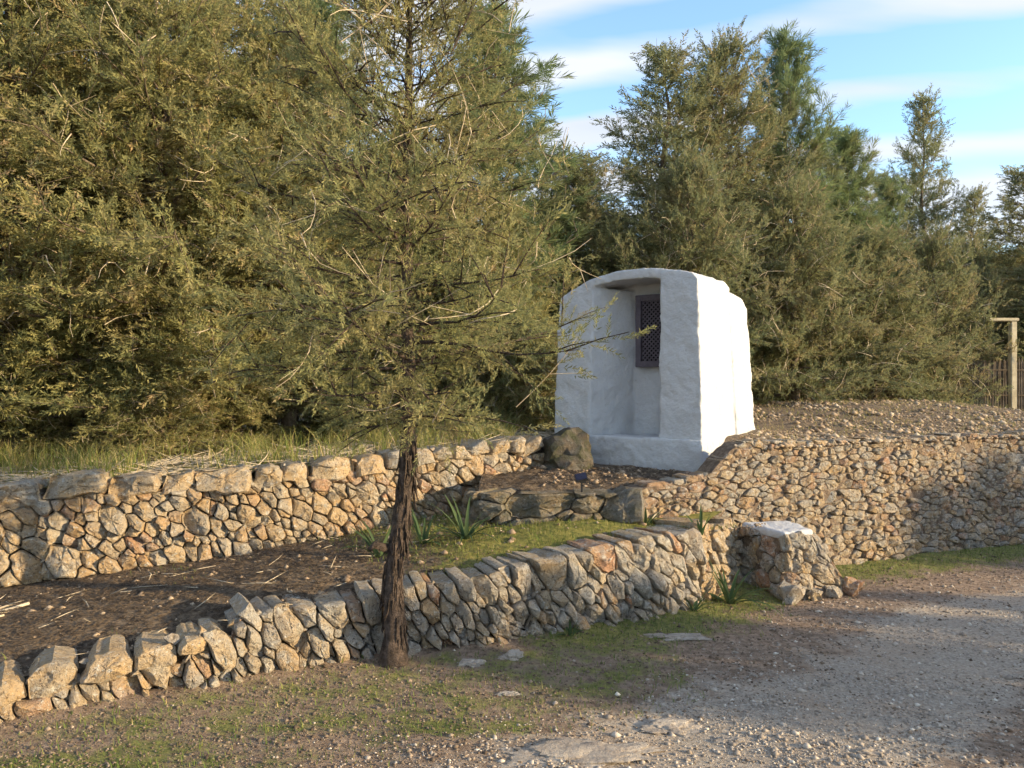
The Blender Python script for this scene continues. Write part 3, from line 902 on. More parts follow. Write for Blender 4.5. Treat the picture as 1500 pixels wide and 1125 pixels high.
# base corners and top corners (front corner, right, back right, back left)
B = [Vector((1.84, 6.02, 0)), Vector((2.04, 5.50, 0)), Vector((2.62, 5.70, 0)), Vector((2.55, 6.2, 0))]
T = [Vector((1.86, 6.0, .44)), Vector((2.055, 5.58, .455)), Vector((2.33, 5.72, .455)), Vector((2.28, 6.1, .45))]
class QuadMap:
    def __init__(self, b0, b1, t0, t1):
        self.q = (b0, b1, t0, t1); self.L = (b1-b0).length; self.H = ((t0-b0).length+(t1-b1).length)/2
        self.nm = (b1-b0).cross(t0-b0).normalized()
    def __call__(self, u, v, w):
        b0, b1, t0, t1 = self.q; s, t_ = u/self.L, v/self.H
        return b0.lerp(b1, s).lerp(t0.lerp(t1, s), t_) + self.nm*w
for (i, j, rr, gp) in ((0, 1, .09, .004), (1, 2, .095, .003), (2, 3, .09, .004)):
    qm = QuadMap(B[i], B[j], T[i], T[j])
    for c in power_cells(qm.L, lambda u: qm.H, lambda u, v, h: rr, ((1, .1), (0, 1.1)), rnd, 1500, .84):
        if poly_area(c) < .002: continue
        V, Fc = stone_geo(c, qm, rnd, gp, .14, .022, .3, 0)
        add_stone(tr, V, Fc, M['stone'] if rnd.random() < .8 else M['stone_warm'], rnd.uniform(0, .45) if rnd.random() < .8 else rnd.uniform(.8, 1))
for (x, y, r_, tn) in ((2.06, 5.44, .095, .12), (2.25, 5.50, .05, .55), (2.60, 5.66, .085, .97), (2.42, 5.56, .055, .3)):
    o = link('stone', rock_mesh('stone', r_*1.05, r_*.8, r_*.9, M['stone'], x*31+r_*70, tn, 2, .75), tr, Vector((x, y, r_*.62)) - Vector(tr.location))
bv, bf = [], []
ins = .045
for k in range(2):
    for (p, q) in zip(T, B):
        bv.append(p*(1-.05*k)+q*(.05*k) - Vector(tr.location) if k == 0 else Vector((q.x*.5+p.x*.5, q.y*.5+p.y*.5, .0))-Vector(tr.location))
cc = sum((Vector(v) for v in bv[:4]), Vector())/4
core = [Vector((cc.x+(v.x-cc.x)*.97, cc.y+(v.y-cc.y)*.97, v.z-.03)) for v in bv[:4]] + [Vector((cc.x+(Vector(q)-Vector(tr.location)-cc).x*.96, cc.y+(Vector(q)-Vector(tr.location)-cc).y*.96, 0)) for q in B]
link('rubble_core', mesh_from('rubble_core', core, [(0, 1, 2, 3), (7, 6, 5, 4), (0, 4, 5, 1), (1, 5, 6, 2), (2, 6, 7, 3), (3, 7, 4, 0)], M['packed_earth']), tr)
top = [Vector((cc.x+(v.x-cc.x)*1.0, cc.y+(v.y-cc.y)*1.0, 0)) for v in bv[:4]]
tv = [Vector((p.x, p.y, .42)) for p in top] + [Vector((p.x, p.y, .478)) for p in top]
wt = link('white_top', mesh_from('white_top', tv, [(3, 2, 1, 0), (4, 5, 6, 7), (0, 1, 5, 4), (1, 2, 6, 5), (2, 3, 7, 6), (3, 0, 4, 7)], M['white_top']), tr)
lumpy(wt, .012, .02, .008, 4)

# ------------------------------------------------------------------ loose rocks
bx, by = (836-750)/F*7.05, 7.05
o = link('boulder', rock_mesh('boulder', .24, .24, .22, M['stone_dark'], 3.3, .1, 3, .4), None, (bx-.02, by-.02, .96))
tag(o, 'shaded dark mossy boulder beside the left pillar of the white hut', 'boulder', 'boulders by the hut')
o = link('boulder', rock_mesh('boulder', .20, .2, .13, M['stone_dark'], 8.3, .1, 3, .4), None, (bx-.06, by-.12, .84))
tag(o, 'lower dark rock under the mossy boulder where the back wall ends', 'boulder', 'boulders by the hut')

for (px, py, w, dep, hh, sd, lab) in (
    (845, 1106, .30, .13, .020, 1, 'largest flat pale rock outcrop at the bottom edge of the road'),
    (975, 1060, .17, .10, .022, 2, 'sunlit flat pale rock in the middle of the gravel'),
    (1075, 1084, .075, .035, .014, 3, 'small pale rock just right of the sunlit flat rock'),
    (985, 936, .21, .05, .022, 4, 'long low pale rock in the moss in front of the strap-leaved plant'),
    (690, 974, .085, .035, .022, 5, 'flat pale stone on the earth right of the trunk base'),
    (748, 966, .075, .035, .030, 6, 'rounded pale stone near the wall foot, right of the flat one'),
    (745, 1015, .055, .025, .014, 7, 'small white flake of rock on bare earth below the wall'),
    (1270, 1104, .07, .03, .014, 8, 'small white flake of rock at the bottom right of the gravel')):
    x, y = g2w(px, py)
    o = link('flat_rock', rock_mesh('flat_rock', w*.95, dep*.95, hh*1.1, M['outcrop'], sd*3.7, .5, 5, .62, R(60)), None, (x, y, ground_z(x, y)-.004))
    o.rotation_euler = (0, 0, R(rnd.uniform(-8, 14)))
    tag(o, lab, 'rock', 'flat rocks in the ground')

# ------------------------------------------------------------------ trees
def rot_frames(D, roll):
    D = D/np.linalg.norm(D, axis=1)[:, None]
    up = np.tile(np.array([0, 0, 1.0]), (len(D), 1)); up[np.abs(D[:, 2]) > .92] = (1, 0, 0)
    S = np.cross(up, D); S /= np.linalg.norm(S, axis=1)[:, None]
    U = np.cross(D, S)
    c, s = np.cos(roll)[:, None], np.sin(roll)[:, None]
    return np.stack([D, S*c+U*s, -S*s+U*c], 2)           # columns

def spray_template(kind, rng, wid=.045, n=19):
    V = []
    if kind == 'juniper':
        for i in range(n):
            x = .04 + .96*i/n
            ang = i*2.4 + rng.uniform(-.5, .5)
            L = (.31 - .12*x)*(19/n)**.6*rng.uniform(.7, 1.3); tilt = rng.uniform(.35, 1.0)
            d = np.array([math.cos(tilt), math.sin(tilt)*math.cos(ang), math.sin(tilt)*math.sin(ang)])
            if i == n-1: d = np.array([1, 0, 0.])
            s = np.cross(d, rng.normal(size=3)); s /= np.linalg.norm(s)
            p = np.array([x, rng.normal()*.02, rng.normal()*.02]); w = wid*.72
            V += [p, p+d*L*.4+s*w, p+d*L, p+d*L*.4-s*w]
    else:
        n = 16
        for i in range(n):
            x = .0 + .55*i/n
            ang = i*2.4; tilt = rng.uniform(.25, .8)
            L = .55*rng.uniform(.8, 1.15)
            d = np.array([math.cos(tilt), math.sin(tilt)*math.cos(ang), math.sin(tilt)*math.sin(ang)])
            s = np.cross(d, rng.normal(size=3)); s /= np.linalg.norm(s)
            p = np.array([x, 0, 0]); w = .024
            V += [p, p+d*L*.5+s*w, p+d*L, p+d*L*.5-s*w]
    return np.array(V)

def make_tree(kind, seed, H, base, prof, n_prim, spray_len, trunk_r, mats, lean=(0, 0), n_twig=90, up=(.15, .9), sec_density=7.5, spray_step=.045,
              trunk_path=None, extra=None, lim=None, twig_r=.0045, droop=0.0, wid=.045, nb=19):
    rng = np.random.default_rng(seed); rd = random.Random(seed)
    wood, dead = Tubes(), Tubes()
    if trunk_path is None:
        n = 12
        trunk_path = [(lean[0]*i/n + .05*math.sin(i*1.3+seed)*(i > 0), lean[1]*i/n + .05*math.cos(i*1.7+seed)*(i > 0), H*i/n - (.08 if i == 0 else 0)) for i in range(n+1)]
    TP = np.array(trunk_path)
    def tp(z): return np.array([np.interp(z, TP[:, 2], TP[:, 0]), np.interp(z, TP[:, 2], TP[:, 1]), z])
    trunk = Tubes()
    fine = []
    zs = np.linspace(TP[0, 2], H*.98, 40)
    rads = [trunk_r*(1-.93*max(0, z)/H)*(1+.75*math.exp(-max(z, 0)/.10)) for z in zs]
    trunk.add([tp(z) for z in zs], [r*(1+.10*math.sin(i*1.9)+.08*math.sin(i*4.3+1)) for i, r in enumerate(rads)], 10)
    pos, dirs, scl, ton = [], [], [], []
    prims = []
    for i in range(n_prim):
        t_ = (i+rd.random())/n_prim
        z = base + (H-base)*t_**.92
        az = i*2.39996 + rd.uniform(-.5, .5)
        L = prof(t_)*rd.uniform(.68, 1.18)
        el = up[0] + (up[1]-up[0])*t_ + rd.uniform(-.15, .2)
        if lim: L *= lim(z, az)
        prims.append((z, az, L, el, t_))
    prims += extra or []
    for (z, az, L, el, t_) in prims:
        p = tp(min(z, H*.985)); path = [p]
        d = np.array([math.cos(az)*math.cos(el), math.sin(az)*math.cos(el), math.sin(el)])
        ns = 6
        for k in range(ns):
            bend = np.array([rd.uniform(-.14, .14), rd.uniform(-.14, .14), (.10 if k > 2 else -.06-droop) + rd.uniform(-.08, .08)])
            d = d + bend; d /= np.linalg.norm(d)
            path.append(path[-1] + d*L/ns)
        path = np.array(path)
        r0 = max(.006, trunk_r*.34*(L/1.5)*(1-.5*t_))
        wood.add(path, [r0*(1-.85*k/ns) for k in range(ns+1)], 5)
        ptone = rd.uniform(-.16, .16)
        nsec = int(max(4, L*sec_density*(.8+.4*rd.random())))
        for s_ in range(nsec):
            f = .06 + .94*(s_+rd.random())/nsec
            a = f*ns; k = min(int(a), ns-1); q = path[k] + (path[k+1]-path[k])*(a-k)
            dd = path[k+1]-path[k]; dd /= np.linalg.norm(dd)
            rv = rng.normal(size=3); rv[2] = rv[2]*.75 + .18
            sd = dd*.75 + rv*.62; sd /= np.linalg.norm(sd)
            Ls = (.20 + .30*L*(1-f*.55))*rd.uniform(.55, 1.15); Ls = min(Ls, .75)
            if rd.random() < .75: wood.add([q, q+sd*Ls*.5+np.array([0, 0, .01]), q+sd*Ls*.95], [.006, .004, .002], 3, False)
            m = max(3, int(Ls/spray_step))
            g = np.linspace(.12, 1.0, m) + rng.uniform(-.03, .03, m)
            P_ = q + sd*Ls*g[:, None] + rng.normal(size=(m, 3))*.018
            Dn = sd + rng.normal(size=(m, 3))*.55 + np.array([0, 0, .12])
            pos.append(P_); dirs.append(Dn); scl.append(spray_len*rng.uniform(.65, 1.25, m))
            ton.append(np.clip(.5 + ptone + rd.uniform(-.22, .22) + rng.normal(size=m)*.16, 0, 1))
        # sprays along the outer limb itself
        m = max(4, int(L*14)); g = rng.uniform(.3, 1.0, m)*ns; k = np.minimum(g.astype(int), ns-1)
        P_ = path[k] + (path[k+1]-path[k])*(g-k)[:, None]
        Dn = (path[k+1]-path[k])/np.linalg.norm(path[k+1]-path[k], axis=1)[:, None] + rng.normal(size=(m, 3))*.5
        pos.append(P_); dirs.append(Dn); scl.append(spray_len*rng.uniform(.7, 1.2, m)); ton.append(np.clip(.5+ptone+rng.normal(size=m)*.2, 0, 1))
    pos, dirs, scl, ton = np.concatenate(pos), np.concatenate(dirs), np.concatenate(scl), np.concatenate(ton)
    VV, TT = [], []
    nt = 6
    which = rng.integers(0, nt, len(pos)); roll = rng.uniform(0, 6.28, len(pos))
    Fm = rot_frames(dirs, roll)
    for q in range(nt):
        T_ = spray_template(kind, rng, wid, nb); s = which == q
        W = np.einsum('nij,vj->nvi', Fm[s], T_)*scl[s][:, None, None] + pos[s][:, None, :]
        VV.append(W.reshape(-1, 3))
        tt = np.repeat(ton[s][:, None], len(T_), 1) + np.repeat(rng.uniform(-.12, .12, (s.sum(), len(T_)//4)), 4, axis=1)
        TT.append(np.clip(tt, 0, 1).ravel())
    VV, TT = np.concatenate(VV), np.concatenate(TT)
    Fq = np.arange(len(VV), dtype=np.int32).reshape(-1, 4)
    # pale dead twigs near the outside of the crown
    sel = rng.integers(0, len(pos), n_twig)
    for i in sel:
        p = pos[i].copy(); ax = tp(min(max(p[2], 0), H)); out = p-ax; out[2] = rd.uniform(-.3, .5); out = out/(np.linalg.norm(out)+1e-6)
        d = out*.6 + rng.normal(size=3)*.65; d /= np.linalg.norm(d)
        L = rd.uniform(.22, .6); pts = [p - d*L*.4]
        cv = rng.normal(size=3)*.28
        for k in range(4):
            d = d + cv + rng.normal(size=3)*.12; d /= np.linalg.norm(d); pts.append(pts[-1]+d*L/4)
        dead.add(pts, [twig_r, twig_r*.9, twig_r*.75, twig_r*.55, twig_r*.35], 3, False)
        if rd.random() < .6:
            d2 = d + rng.normal(size=3)*.8; d2 /= np.linalg.norm(d2)
            dead.add([pts[2], pts[2]+d2*L*.25, pts[2]+d2*L*.42], [twig_r*.7, twig_r*.5, twig_r*.3], 3, False)
    return dict(trunk=trunk.build('trunk', mats[1]), limbs=wood.build('limbs', mats[1]), crown=fast_mesh('crown', VV, Fq, mats[0], TT), twigs=dead.build('twigs', M['deadtwig']), n=len(Fq)*2)

TOTAL = 0
def place_tree(name, T_, loc, rz_, sc, label, group='trees behind the walls', cat='tree', crown_mat=None):
    root = thing(name, loc, label, cat, group)
    root.rotation_euler = (0, 0, rz_); root.scale = sc if isinstance(sc, tuple) else (sc, sc, sc)
    link('trunk', T_['trunk'], root); link('limbs', T_['limbs'], root)
    c = link('crown', T_['crown'], root)
    tag(link('twigs', T_['twigs'], root), kind='stuff')
    if crown_mat:
        c.material_slots[0].link = 'OBJECT'; c.material_slots[0].material = crown_mat
    return root

# foreground juniper with a bare shaggy trunk
FT = (-.68, 4.22)
def fore_prof(t_): return (1.0 - .56*t_)*(.8 + .2*min(1, t_*8)) if t_ < .9 else .4
FPATH = [(0, 0, -.08), (.01, 0, .25), (-.005, .01, .5), (.04, .02, .8), (.075, .03, 1.1), (.09, .03, 1.33), (.08, .05, 1.9), (.07, .05, 2.6), (.085, .03, 3.3), (.10, .02, 4.2), (.10, .02, 5.1)]
branch_to_hut = [(1.72, .52, 1.42, .24, .45)]
JF = make_tree('juniper', 101, 5.0, 1.34, fore_prof, 165, .125, .056, (M['juniper'], M['bark']), n_twig=170, up=(-.05, .95), sec_density=10, spray_step=.042,
               trunk_path=FPATH, extra=branch_to_hut, lim=lambda z, az: (.5 if z < 1.8 else .66) if (z < 2.6 and -.35 < ((az+math.pi) % (2*math.pi))-math.pi < 1.15) else 1, twig_r=.0035, wid=.034, nb=26)
fg = place_tree('juniper_tree', JF, (FT[0], FT[1], 0), 0, 1, 'juniper with bare shaggy trunk standing in front of the low wall', 'trees by the road')
# shaggy strips and a snapped stub on the trunk
rd = random.Random(3)
sh = Tubes()
for i in range(150):
    z = rd.uniform(.0, 1.3); a = rd.uniform(0, 6.28); r_ = .056*(1-.93*z/5)*(1+.5*math.exp(-z/.09))
    cx, cy = interp([p[2] for p in FPATH], [p[0] for p in FPATH], z), interp([p[2] for p in FPATH], [p[1] for p in FPATH], z)
    pts = []
    L = rd.uniform(.06, .2); fl = rd.uniform(.002, .03)
    for k in range(4):
        rr = r_*1.02 + fl*(k/3)**2; aa = a + .25*k/3*rd.uniform(-1, 1)
        pts.append((cx+rr*math.cos(aa), cy+rr*math.sin(aa), max(.0, z-L*k/3)))
    sh.add(pts, [.007, .008, .006, .002], 3, False)
sh.add([(-.03, 0, .66), (-.10, -.03, .69), (-.13, -.035, .66)], [.03, .022, .014], 6)
link('bark_strips', sh.build('bark_strips', M['bark']), fg)

# background prototypes
def bushy(t_): return 1.75*(1-t_)**.62*(.72+.28*min(1, t_*5)) + .12
def conic(t_): return 1.55*(1-t_)**.9 + .10
JA = make_tree('juniper', 202, 6.0, .12, bushy, 150, .19, .09, (M['juniper'], M['branch']), n_twig=400, up=(-.02, 1.0), sec_density=10, spray_step=.055, twig_r=.0058, wid=.05)
JB = make_tree('juniper', 303, 6.0, .55, bushy, 150, .19, .10, (M['juniper'], M['branch']), n_twig=400, up=(.0, .95), sec_density=10, spray_step=.055, droop=.02, twig_r=.0058, wid=.05)
JC = make_tree('juniper', 404, 6.5, .3, conic, 135, .20, .09, (M['juniper_far'], M['branch']), n_twig=70, up=(.1, .8), sec_density=9, spray_step=.06, wid=.05)
def low_bush(t_): return 1.35*(1-t_)**.5*(.8+.2*min(1, t_*5)) + .12
JD = make_tree('juniper', 707, 3.2, .08, low_bush, 90, .18, .06, (M['juniper'], M['branch']), n_twig=260, up=(-.05, 1.1), sec_density=9.5, spray_step=.055, twig_r=.0058, wid=.05)
def pinep(t_): return 1.5*(1-t_)**.55*(.55+.45*min(1, t_*2.5)) + .15
PA = make_tree('pine', 505, 7.0, .8, pinep, 110, .27, .10, (M['pine'], M['pinebark']), n_twig=30, up=(.35, 1.15), sec_density=7.5, spray_step=.08)
PB = make_tree('pine', 606, 7.0, 1.0, pinep, 105, .27, .10, (M['pine'], M['pinebark']), n_twig=30, up=(.4, 1.2), sec_density=7.5, spray_step=.08)

def fz(x, y): return upper_z(x, y) - .03
TREES = [  # name, proto, px, distance, width scale, height of top (m above eye frame: pixel y of the top), label
    ('juniper_tree', JB, 15, 7.7, 1.15, 6.9, 'big yellow-olive juniper at the far left edge above the back wall'),
    ('juniper_tree', JB, 235, 8.0, 1.1, 6.6, 'dense olive juniper with low dark bough above the left capstones'),
    ('juniper_tree', JB, 420, 8.8, 1.05, 5.9, 'olive juniper left of the foreground trunk, behind the grassy bank'),
    ('juniper_tree', JA, -180, 8.2, 1.25, 7.2, 'tall juniper cut off by the left frame edge'),
    ('juniper_tree', JA, 120, 10.0, 1.3, 8.0, 'tall juniper behind the dense ones in the upper left corner'),
    ('juniper_tree', JB, 330, 10.4, 1.3, 7.2, 'second-row juniper at the top left, behind the low bough one'),
    ('pine_tree', PA, 470, 12.0, 1.15, 7.9, 'pine with gaps of sky at the top, just left of the foreground juniper'),
    ('pine_tree', PB, 722, 10.6, 1.15, 6.7, 'rounded green pine rising behind the foreground juniper on its right'),
    ('juniper_tree', JA, 600, 9.6, .95, 4.7, 'olive juniper directly behind the foreground trunk'),
    ('juniper_tree', JB, 735, 9.4, .8, 3.6, 'low olive juniper left of the white hut, over the end of the back wall'),
    ('juniper_tree', JA, 850, 11.5, .95, 5.0, 'medium juniper under open sky, above the left side of the hut roof'),
    ('juniper_tree', JC, 810, 14.0, .9, 5.9, 'dark pointed juniper in the dip of the treeline left of the hut'),
    ('juniper_tree', JC, 975, 12.5, 1.35, 7.2, 'tall dark ragged juniper behind the hut, left of the twin tops'),
    ('juniper_tree', JA, 1060, 13.0, 1.15, 7.4, 'tall juniper behind the hut with bushy twin top'),
    ('juniper_tree', JA, 1010, 10.8, 1.0, 4.6, 'brownish juniper right behind the hut roof'),
    ('pine_tree', PA, 1150, 14.0, 1.0, 7.9, 'airy blue-green pine right of the twin tops'),
    ('juniper_tree', JB, 1165, 11.6, 1.0, 4.4, 'twiggy brown juniper to the right of the hut above the mound'),
    ('pine_tree', PB, 1240, 14.5, .95, 6.3, 'bright green pine in the middle of the right-hand trees'),
    ('juniper_tree', JA, 1275, 12.4, 1.0, 3.9, 'twiggy juniper with low boughs above the top of the mound'),
    ('pine_tree', PA, 1300, 16.5, .8, 6.0, 'small green pine left of the pointed conifer'),
    ('juniper_tree', JC, 1352, 17.5, 1.0, 8.3, 'tall pointed dark conifer standing alone at the right'),
    ('juniper_tree', JB, 1370, 13.4, .9, 4.0, 'juniper left of the reed fence'),
    ('juniper_tree', JC, 1425, 18.0, .9, 6.2, 'thin grey-green conifer right of the pointed one'),
    ('juniper_tree', JC, 1505, 16.5, 1.5, 6.3, 'dark conifer cut off by the right frame edge'),
    ('juniper_tree', JA, 1425, 15.4, .8, 4.2, 'olive juniper behind the reed fence'),
]
rd = random.Random(9)
for (nm, T_, px, dist, ws, top, lab) in TREES:
    x = (px-750)/F*dist; z = fz(x, dist)
    if T_ in (JA, JB) and top - z < 3.9: T_ = JD
    H0 = 6.0 if T_ in (JA, JB) else 3.2 if T_ is JD else (6.5 if T_ is JC else 7.0)
    sz = (top - z)/H0
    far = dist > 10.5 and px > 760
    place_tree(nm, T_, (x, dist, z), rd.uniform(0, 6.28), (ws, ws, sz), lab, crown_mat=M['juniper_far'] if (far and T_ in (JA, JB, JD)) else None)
for (px, dist, sc_, h_, lab) in ((30, 7.8, .62, 1.2, 'low olive shrub under the trees at the far left of the bank'), (130, 8.0, .6, 1.25, 'low shrub on the bank second from the left edge'),
                                 (240, 7.45, .5, 1.1, 'low shrub on the bank behind the wide capstones'), (340, 8.3, .6, 1.2, 'rounded low shrub on the bank left of the foreground trunk'),
                                 (455, 9.0, .5, 1.1, 'small shrub on the bank just left of the foreground trunk'), (560, 9.3, .55, 1.2, 'low shrub on the bank hidden partly by the foreground trunk'),
                                 (655, 9.0, .5, 1.2, 'low shrub over the far end of the back wall'), (770, 9.2, .5, 1.3, 'low shrub at the left side of the white hut')):
    x = (px-750)/F*dist
    place_tree('shrub', JD, (x, dist, fz(x, dist)), rd.uniform(0, 6.28), (sc_, sc_, h_/3.2*1.15), lab, 'low shrubs on the bank', 'shrub')
# trees further back that close the gaps under the crowns
for (px, dist, ws, top, T_, lab) in (
    (-100, 13, 1.3, 6, JA, 'beyond the left frame edge'), (60, 14, 1.4, 7, JB, 'behind the far left juniper'), (200, 13, 1.3, 6.5, JA, 'behind the low dark bough'),
    (380, 14, 1.3, 6, JB, 'left of the pine with gaps of sky'), (560, 14, 1.3, 5.5, JA, 'behind the left half of the foreground crown'), (660, 15, 1.2, 5.2, JB, 'below the rounded green pine'),
    (760, 16, 1.2, 5.2, JA, 'at the right border of the foreground crown'), (900, 15.5, 1.2, 5.0, JB, 'left of the tall ragged juniper'), (1100, 16.5, 1.3, 5.5, JA, 'below the airy pine'),
    (1220, 18, 1.3, 5.4, JB, 'below the bright green pine'), (1330, 20, 1.3, 5.2, JA, 'left of the pointed conifer foot'), (1470, 20, 1.4, 5.0, JB, 'above the reed fence'), (1560, 15, 1.2, 4.4, JA, 'at the right frame edge')):
    x = (px-750)/F*dist; z = 1.0
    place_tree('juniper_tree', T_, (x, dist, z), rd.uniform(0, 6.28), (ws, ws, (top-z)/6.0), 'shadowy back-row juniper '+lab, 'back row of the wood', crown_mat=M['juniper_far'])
# hedge trees across the road, outside the picture, whose shade lies on the road and the right-hand wall
ORD = ('first', 'second', 'third', 'fourth', 'fifth', 'sixth', 'seventh', 'eighth', 'ninth', 'tenth', 'eleventh', 'twelfth', 'thirteenth', 'fourteenth')
for oi, (uu, h_, w_) in enumerate(((-6.2, 1.0, .5), (-4.4, .7, .4), (-1.0, 1.7, .36), (-.25, 1.75, .36), (.45, 1.65, .34), (1.4, 1.35, .36), (2.4, 1.4, .38), (3.3, 1.2, .36), (4.9, 2.2, .46), (5.7, 2.4, .55), (6.6, 2.6, .6), (7.8, 2.7, .6), (9.2, 2.7, .6))):
    x, y = 6.8+.93*uu, 2.7+.37*uu
    place_tree('juniper_tree', JD, (x, y, 0), rd.uniform(0, 6.28), (w_*1.15, w_*1.15, h_/3.2), ORD[oi]+' juniper along the far side of the gravel road, shading it', 'trees across the road')

# ------------------------------------------------------------------ reed fence and posts at the right
fx, fy = (1455-750)/F*13.2, 13.2
fence = thing('reed_fence', (fx, fy, .6), 'weathered reed screen fence among the trees at the right edge', 'fence')
reeds = [box_mesh('reed', .012, .012, 1.35, M['reed']), box_mesh('reed', .014, .012, 1.42, M['reed'])]
for i in range(84):
    o = link('reed', reeds[i % 2], fence, ((i-42)*.0155, .008*math.sin(i*2.1), .72+.03*math.sin(i*1.7)))
    o.rotation_euler = (0, R(1.5*math.sin(i*3.1)), 0)
for z in (.3, .8, 1.25): link('tie_wire', box_mesh('tie_wire', 1.34, .05, .02, M['branch']), fence, (0, 0, z))
gx_, gy_ = (1483-750)/F*13.0, 13.0
post = thing('gate_post', (gx_, gy_, .6), 'cream post with a pale crossbar on top beside the reed fence', 'post')
link('post', box_mesh('post', .10, .10, 2.1, M['cream'], .01), post, (0, 0, 1.05))
link('crossbar', box_mesh('crossbar', .52, .13, .055, M['cream'], .01), post, (-.18, 0, 2.13))
gx_, gy_ = (1501-750)/F*13.4, 13.4
post = thing('gate_post', (gx_, gy_, .6), 'pale post cut by the right edge behind the reed fence', 'post')
link('post', box_mesh('post', .10, .10, 1.15, M['cream'], .01), post, (0, 0, .575))
link('cap', box_mesh('cap', .16, .16, .05, M['cream'], .01), post, (0, 0, 1.175))

# ------------------------------------------------------------------ fallen branches on the left terrace
for (x0, y0, x1, y1, r_, lab) in ((-3.45, 4.50, -2.98, 4.56, .016, 'thicker pale fallen branch on the litter at the left edge'), (-3.40, 4.36, -3.02, 4.40, .012, 'thinner fallen branch nearer the front wall at the left edge')):
    tb_ = Tubes(); n = 7; P_ = []
    for k in range(n):
        f = k/(n-1); x, y = x0+(x1-x0)*f, y0+(y1-y0)*f+.02*math.sin(f*5+r_*100)
        P_.append(Vector((x, y, terr_z(x, y)+r_*.7+.012*math.sin(f*7)))-Vector((x0, y0, 0)))
    tb_.add(P_, [r_*(1-.45*k/(n-1)) for k in range(n)], 7)
    tb_.add([P_[3], P_[3]+Vector((.09, .07, .02)), P_[3]+Vector((.15, .13, .015))], [r_*.5, r_*.4, r_*.2], 5)
    tag(link('fallen_branch', tb_.build('fallen_branch', M['deadtwig']), None, (x0, y0, 0)), lab, 'branch', 'fallen branches')

# ------------------------------------------------------------------ solar garden light
sx, sy = .545, 5.78
sl = thing('solar_light', (sx, sy, hutyard_z(sx, sy)-.01), 'small black solar garden light on a stake in front of the hut', 'lamp')
link('stake', box_mesh('stake', .014, .014, .17, M['metal'], .002), sl, (0, 0, .085))
o = link('panel_housing', box_mesh('panel_housing', .095, .08, .018, M['metal'], .003), sl, (-.005, 0, .19)); o.rotation_euler = (R(38), R(-12), 0)
o2 = link('solar_panel', box_mesh('solar_panel', .082, .068, .004, M['panel']), o, (0, 0, .0115))
o = link('lamp_head', box_mesh('lamp_head', .05, .04, .035, M['metal'], .006), sl, (.01, .01, .16))

# ------------------------------------------------------------------ strap-leaved plants
def strap_plant(x, y, z, n, L, label, seed):
    rd = random.Random(seed)
    root = thing('strap_leaved_plant', (x, y, z), label, 'plant', 'strap-leaved plants')
    for i in range(n):
        az = i*2.4 + rd.uniform(-.4, .4); l = L*rd.uniform(.6, 1.1); el = rd.uniform(.7, 1.4); w = rd.uniform(.010, .016)*(.6+L)
        V, Fc = [], []; p = Vector((.012*math.cos(az), .012*math.sin(az), -.015)); d = Vector((math.cos(az)*math.cos(el), math.sin(az)*math.cos(el), math.sin(el)))
        sv = Vector((-math.sin(az), math.cos(az), 0)); ns = 6; droop = rd.uniform(.08, .26)
        for k in range(ns+1):
            ww = w*(1 - (k/ns)**2.2)*(1 if k else .8)+.0008
            V += [p-sv*ww, p+Vector((0, 0, -ww*.45)), p+sv*ww]
            d = (d + Vector((0, 0, -droop))).normalized(); p = p + d*l/ns
        for k in range(ns):
            for j in range(2): Fc.append((k*3+j, k*3+j+1, k*3+j+4, k*3+j+3))
        link('leaf', mesh_from('leaf', V, Fc, M['squill'], rd.random(), True), root)
for k, (px, py, zg, n, L, lab) in enumerate((
    (1068, 886, 0, 22, .40, 'largest strap-leaved plant, at the foot of the wall beside the trough'),
    (1010, 893, 0, 9, .22, 'small strap-leaved plant just left of the largest one'),
    (836, 935, 0, 8, .16, 'little strap-leaved tuft at the foot of the low wall'),
    (1026, 770, .56, 12, .24, 'strap-leaved plant on top of the corner of the low wall'),
    (946, 768, .53, 11, .24, 'strap-leaved plant at the right end of the dark step'),
    (682, 790, .47, 16, .38, 'strap-leaved plant on the terrace right of the trunk'),
    (620, 796, .45, 13, .30, 'short strap-leaved plant on the terrace close behind the trunk'),
    (556, 812, .42, 15, .38, 'strap-leaved plant on the terrace just left of the trunk'))):
    x, y = g2w(px, py, zg)
    z = ground_z(x, y) if zg == 0 else terr_z(x, y)
    if zg == 0:
        while line_dist(LOWER+RETURN, x, y) < .07: y -= .02
    strap_plant(x, y, z, n, L, lab, 60+k)

# ------------------------------------------------------------------ grass, litter, gravel (uncountable)
def in_view(x, y, pad=.06): return y > .5 and abs(x/y) < .70+pad
def blades(name, pts, hmin, hmax, width, mat, label, rng, toff=0.0, spread=.35):
    n = len(pts); P = np.array(pts)
    h = rng.uniform(hmin, hmax, n); az = rng.uniform(0, 6.28, n); ln = rng.uniform(.05, spread, n)*h*2
    o = np.stack([np.cos(az)*ln, np.sin(az)*ln, h], 1)
    sd = np.stack([-np.sin(az+rng.uniform(-1, 1, n)), np.cos(az), np.zeros(n)], 1)*width*rng.uniform(.6, 1.3, n)[:, None]
    m = P + o*np.array([.35, .35, .6])
    V = np.stack([P-sd, P+sd, m+sd*.7, P+o, m-sd*.7], 1).reshape(-1, 3)
    b = np.arange(n)[:, None]*5
    Fc = np.concatenate([b+np.array([[0, 1, 2, 4]]), ], 0); F2 = b+np.array([[4, 2, 3, 3]])
    tone = np.repeat(np.clip(rng.normal(.45+toff, .25, n), 0, 1), 5)
    tri = np.concatenate([b+np.array([[0, 1, 2]]), b+np.array([[0, 2, 4]]), b+np.array([[4, 2, 3]])], 0)
    tag(link(name, fast_mesh(name, V, tri, mat, tone)), label, 'grass', kind='stuff')
rng = np.random.default_rng(55)
pts = []
